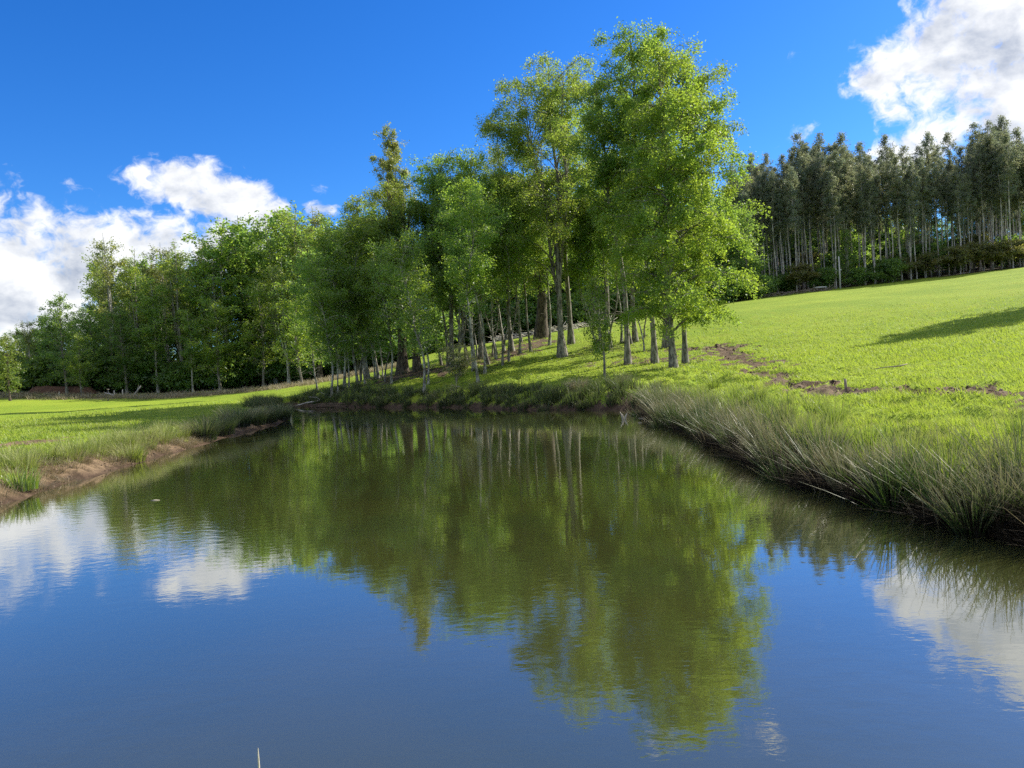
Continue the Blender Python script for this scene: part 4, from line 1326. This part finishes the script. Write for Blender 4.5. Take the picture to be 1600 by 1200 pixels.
# pole at the plantation edge
py = ground_py(1313, 120)
p = at(1313, py, 120)
r = tag(empty('pole', (p[0], p[1], gz(p[0], p[1]))), 'pale weathered wooden pole standing before the plantation', 'pole')
g_ = G(); g_.tube([[0, 0, -.3], [0.02, 0, 2], [-.02, 0, 5.0]], [.13, .12, .09], 8, True); obj('shaft', g_.mesh('shaft', [P_WHITE], True), r)
g_ = G(); g_.box((.16, -.02, 2.9), (.28, .1, .16)); obj('bracket', g_.mesh('bracket', [P_WHITE]), r)
# stake on the right meadow
p = at(1322, 603, 25)
r = tag(empty('stake', (p[0], p[1], gz(p[0], p[1]))), 'short grey wooden stake stuck in the grass beside the bare trail', 'stake')
g_ = G(); g_.tube([[0, 0, -.2], [-.01, 0, .25], [-.02, .01, .5]], [.05, .047, .042], 8, True); obj('shaft', g_.mesh('shaft', [P_WOOD], True), r)
g_ = G(); g_.tube([[.05, -.04, .06], [.1, -.05, .16]], [.02, .012], 6, True); obj('side_stub', g_.mesh('side_stub', [P_WOOD], True), r)
# fallen twig on the grass right of the stake
p = at(1395, 588, 29)
g_ = G(); g_.tube([[-.75, -.1, .05], [-.2, 0, .09], [.3, .03, .1], [.62, .1, .16]], [.012, .02, .03, .02], 6, True); g_.tube([[.1, 0, .09], [.3, -.2, .12]], [.015, .008], 5)
o = obj('fallen_branch', g_.mesh('fallen_branch', [P_WOOD], True)); o.location = (p[0], p[1], gz(p[0], p[1])); tag(o, 'thin dark stick lying on the bright meadow right of the stake', 'stick')
# plank stack by the plantation
py = ground_py(1282, 117)
p = at(1282, py, 117)
r = tag(empty('plank_table', (p[0], p[1], gz(p[0], p[1])), .1), 'pale board lying on low wooden trestles at the meadow edge', 'boards')
g_ = G(); g_.box((0, 0, .58), (1.7, .8, .1)); g_.box((.1, .05, .66), (1.4, .5, .06), .06); obj('board', g_.mesh('board', [P_BOARD]), r)
for sx in (-.7, .7):
    for sy in (-.3, .3):
        g_ = G(); g_.box((sx, sy, .24), (.12, .12, .58)); obj('leg', g_.mesh('leg', [P_WOOD]), r)
# thin fence posts around it
for px, h_, lab in ((1272, 1.15, 'thin grey post left of the pale board'), (1296, .9, 'thin grey post right of the pale board'), (1304, 1.2, 'thin post between the pale board and the pole')):
    py = ground_py(px, 119)
    p = at(px, py, 119)
    g_ = G(); g_.tube([[0, 0, -.2], [.01, 0, h_ * .5], [.03, 0, h_]], [.05, .045, .04], 6, True)
    o = obj('fence_post', g_.mesh('fence_post', [P_WOOD], True)); o.location = (p[0], p[1], gz(p[0], p[1])); tag(o, lab, 'post', 'posts at the plantation edge')
# brush windrow along the plantation edge and behind the grove
g_ = G()
for px in np.arange(1135, 1300, .9):
    Y = 116.5 + rng.normal() * .8
    p = at(px, ground_py(px, Y), Y)
    zz = gz(p[0], p[1])
    a_ = rng.uniform(0, 6.28); l_ = rng.uniform(.3, .9); e = rng.normal() * .35
    c_ = np.array([p[0], p[1], zz + rng.uniform(.02, .45)])
    d = np.array([math.cos(a_), math.sin(a_), e]) * l_
    g_.tube([c_ - d, c_ + rng.normal(size=3) * .06, c_ + d], [.03, .045, .02], 4)
o = obj('brush_windrow', g_.mesh('brush_windrow', [P_WOOD]))
tag(o, 'low windrow of grey brown cut branches along the plantation edge', 'brushwood', kind='stuff')
g_ = G()
for px in np.arange(770, 960, 1.0):
    Y = 101 + rng.normal() * 1.0
    p = at(px, ground_py(px, Y), Y)
    a_ = rng.uniform(0, 6.28); l_ = rng.uniform(.4, 1.1)
    c_ = np.array([p[0], p[1], gz(p[0], p[1]) + rng.uniform(.02, .6)])
    d = np.array([math.cos(a_), math.sin(a_), rng.normal() * .35]) * l_
    g_.tube([c_ - d, c_ + rng.normal(size=3) * .06, c_ + d], [.03, .05, .02], 4)
o = obj('brush_windrow', g_.mesh('brush_windrow', [P_TWIG]))
tag(o, 'pale heap of cut branches seen between the trunks behind the grove', 'brushwood', kind='stuff')
# red earth bank under the left forest
g_ = G()
nn = 40
P0, P1 = at(46, 632, 95), at(152, 622, 95)
rows = []
for k_ in range(9):
    a_ = k_ / 8 * math.pi
    s = np.linspace(0, 1, nn)
    bx = P0[0] + (P1[0] - P0[0]) * s
    hh_ = (.95 + .35 * (fbm(s * 9, s * 0 + 3, 5, 3) - .5)) * np.sin(np.clip(s * 8, 0, 1) * 1.57) * np.sin(np.clip((1 - s) * 8, 0, 1) * 1.57)
    by = np.full(nn, 95.0) + math.cos(a_) * 1.0 + (vnoise(s * 30, s * 0 + k_, 3) - .5) * .3
    rows.append(np.c_[bx, by, bil(ZG, bx, by) - .1 + math.sin(a_) * hh_])
rows = np.array(rows)
ii = np.arange(9 * nn).reshape(9, nn)
g_.add(rows.reshape(-1, 3), np.stack([ii[:-1, :-1], ii[1:, :-1], ii[1:, 1:], ii[:-1, 1:]], -1).reshape(-1, 4))
o = obj('earth_mound', g_.mesh('earth_mound', [P_EARTH], True))
tag(o, 'long low red brown earth mound under the left forest', 'mound')
# broken stump far left
p = at(22, ground_py(22, 94), 94)
r = tag(empty('broken_stump', (p[0], p[1], gz(p[0], p[1]))), 'reddish brown broken log with a pale end far left under the trees', 'log')
g_ = G(); g_.tube([[-.3, 0, .55], [0, 0, .42], [.3, .05, .2], [.42, .05, -.05]], [.14, .2, .18, .16], 8, True); obj('log', g_.mesh('log', [P_EARTH], True), r)
g_ = G(); g_.tube([[-.52, -.03, .62], [-.28, -.02, .57]], [.09, .15], 8, True); obj('pale_end', g_.mesh('pale_end', [P_BOARD], True), r)
# stakes and logs at the forest edge
for px, h_, ln, lab in ((179, .75, .0, 'short pale stake, left of two at the forest edge'), (192, .85, .02, 'short pale stake, right of two at the forest edge'), (92, .6, .05, 'tiny stake before the red earth mound')):
    p = at(px, ground_py(px, 90), 90)
    g_ = G(); g_.tube([[0, 0, -.1], [ln, 0, h_ * .5], [ln * 2, 0, h_]], [.07, .07, .06], 6, True)
    o = obj('stake', g_.mesh('stake', [P_TWIG], True)); o.location = (p[0], p[1], gz(p[0], p[1])); tag(o, lab, 'stake', 'stakes at the left forest edge')
for px, d, lab in ((171, (-1.1, .2, .35), 'white log lying in the dry grass strip'), (215, (.9, .1, 1.2), 'pale branch propped up slanting at the forest edge')):
    p = at(px, ground_py(px, 89), 89)
    g_ = G(); d = np.array(d) * .5; g_.tube([-d + [0, 0, .25 + d[2] * .7], [0, .02, .3 + d[2] * .7], d + [0, 0, .25 + d[2] * .7]], [.1, .09, .06], 7, True)
    g_.tube([[0, 0, .3 + d[2] * .7], d * .4 + [0, .15, .6 + d[2]]], [.04, .02], 5)
    o = obj('fallen_log', g_.mesh('fallen_log', [B_DEAD], True)); o.location = (p[0], p[1], gz(p[0], p[1])); tag(o, lab, 'log')
# dead fallen limb at the far shore, left
p = atz(505, 634)
bx, by = p[0], p[1]
r = tag(empty('fallen_limb', (bx, by, 0.0)), 'bleached fallen limb with bare twigs lying along the far shore', 'branch')


def limb(name, pts, rads, lab=None):
    g_ = G()
    for pl, rl in zip(pts, rads):
        g_.tube([np.array([at(px, py, Y)[0] - bx, Y - by, at(px, py, Y)[2]]) for px, py, Y in pl], rl, 6)
    o = obj(name, g_.mesh(name, [B_DEAD if lab is None else P_EARTH], True), r)
    if lab:
        o['label'] = lab


yl = by - .25
limb('main_limb', [[(462, 634, yl), (480, 629, yl), (502, 626, yl), (528, 626, yl), (548, 629, yl)]], [[.03, .05, .06, .06, .05]])
limb('twig', [[(502, 626, yl), (495, 621, yl), (482, 620, yl)]], [[.04, .03, .012]])
limb('twig', [[(516, 624, yl), (511, 618, yl), (501, 613, yl)]], [[.035, .025, .012]])
limb('twig', [[(523, 625, yl), (516, 619, yl), (507, 614, yl)]], [[.035, .025, .012]])
limb('twig', [[(545, 625, yl), (541, 621, yl), (537, 617, yl)]], [[.035, .025, .012]])
# floating drift: dead mat before the limb
g_ = G()
for k_ in range(90):
    px = rng.uniform(498, 546)
    py = 634 + rng.normal() * 1.6 - (px - 525) * .03
    c_ = atz(px, py)
    a_ = rng.normal() * .25
    l_ = rng.uniform(.2, .7)
    d = np.array([math.cos(a_), math.sin(a_) * .6, rng.normal() * .12]) * l_
    c_[2] = rng.uniform(.02, .22)
    g_.tube([c_ - d, c_ + [0, 0, .03], c_ + d], [.012, .02, .01], 4)
tag(obj('drift_mat', g_.mesh('drift_mat', [P_DRIFT])), 'red brown mat of dead stems floating below the fallen limb', 'debris', kind='stuff')
# twigs standing in the water
for (px, py, lst, lab) in ((975, 655, ((-.13, .28), (-.05, .2), (.14, .24), (.05, .12)), 'small bunch of pale broken stems standing in the water near the far right corner'),
                           (1028, 652, ((.08, .16), (-.2, .1), (.0, .08)), 'broken pale reed stem at the water by the corner tussock')):
    p = atz(px, py)
    g_ = G()
    for (ddx, hh_) in lst:
        g_.tube([[ddx * .3, 0, -.15], [ddx * .6, 0, hh_ * .6], [ddx, .02, hh_]], [.018, .02, .008], 5)
    o = obj('water_twigs', g_.mesh('water_twigs', [P_TWIG], True)); o.location = p; tag(o, lab, 'twigs')
for (px, py, l_, lab) in ((1008, 647, 1.0, 'long straw floating at the far right corner, upper one'), (1015, 653, .8, 'straw floating at the far right corner, lower one'), (1000, 661, .12, 'tiny pale leaf floating before the far right corner')):
    p = atz(px, py)
    g_ = G(); g_.tube([[-l_ / 2, 0, .01], [0, .03, .016], [l_ / 2, 0, .012]], [.01, .014, .008], 5)
    o = obj('floating_straw', g_.mesh('floating_straw', [P_TWIG], True)); o.location = p; tag(o, lab, 'straw')
p = atz(243, 782)
lv = np.array([[-.1, 0, .006], [-.03, .035, .012], [.09, .0, .006], [-.02, -.035, .012], [-.1, 0, .002], [-.03, .035, .005], [.09, 0, .002], [-.02, -.035, .005]])
o = obj('floating_leaf', mesh_np('floating_leaf', lv, [[0, 3, 2, 1], [4, 5, 6, 7], [0, 1, 5, 4], [1, 2, 6, 5], [2, 3, 7, 6], [3, 0, 4, 7]], [P_TWIG])); o.location = p
tag(o, 'single pale leaf floating on the open water near the left bank', 'leaf')
# reed stalk rising from the near shore
p = at(403, 1174, 2.15)
g_ = G(); z0 = gz(p[0], p[1])
g_.tube([[-.02, 0, z0 - .1], [-.012, 0, z0 + .4 * (p[2] - z0)], [0, 0, p[2] - .03], [0.001, 0, p[2] + .01]], [.004, .0035, .0026, .001], 6)
o = obj('reed_stalk', g_.mesh('reed_stalk', [P_TWIG], True)); o.location = (p[0], p[1], 0); tag(o, 'single thin straw stalk rising at the bottom edge in front of the water', 'reed stalk')
print('objects', len(bpy.data.objects), 'faces', sum(len(m.polygons) for m in bpy.data.meshes))
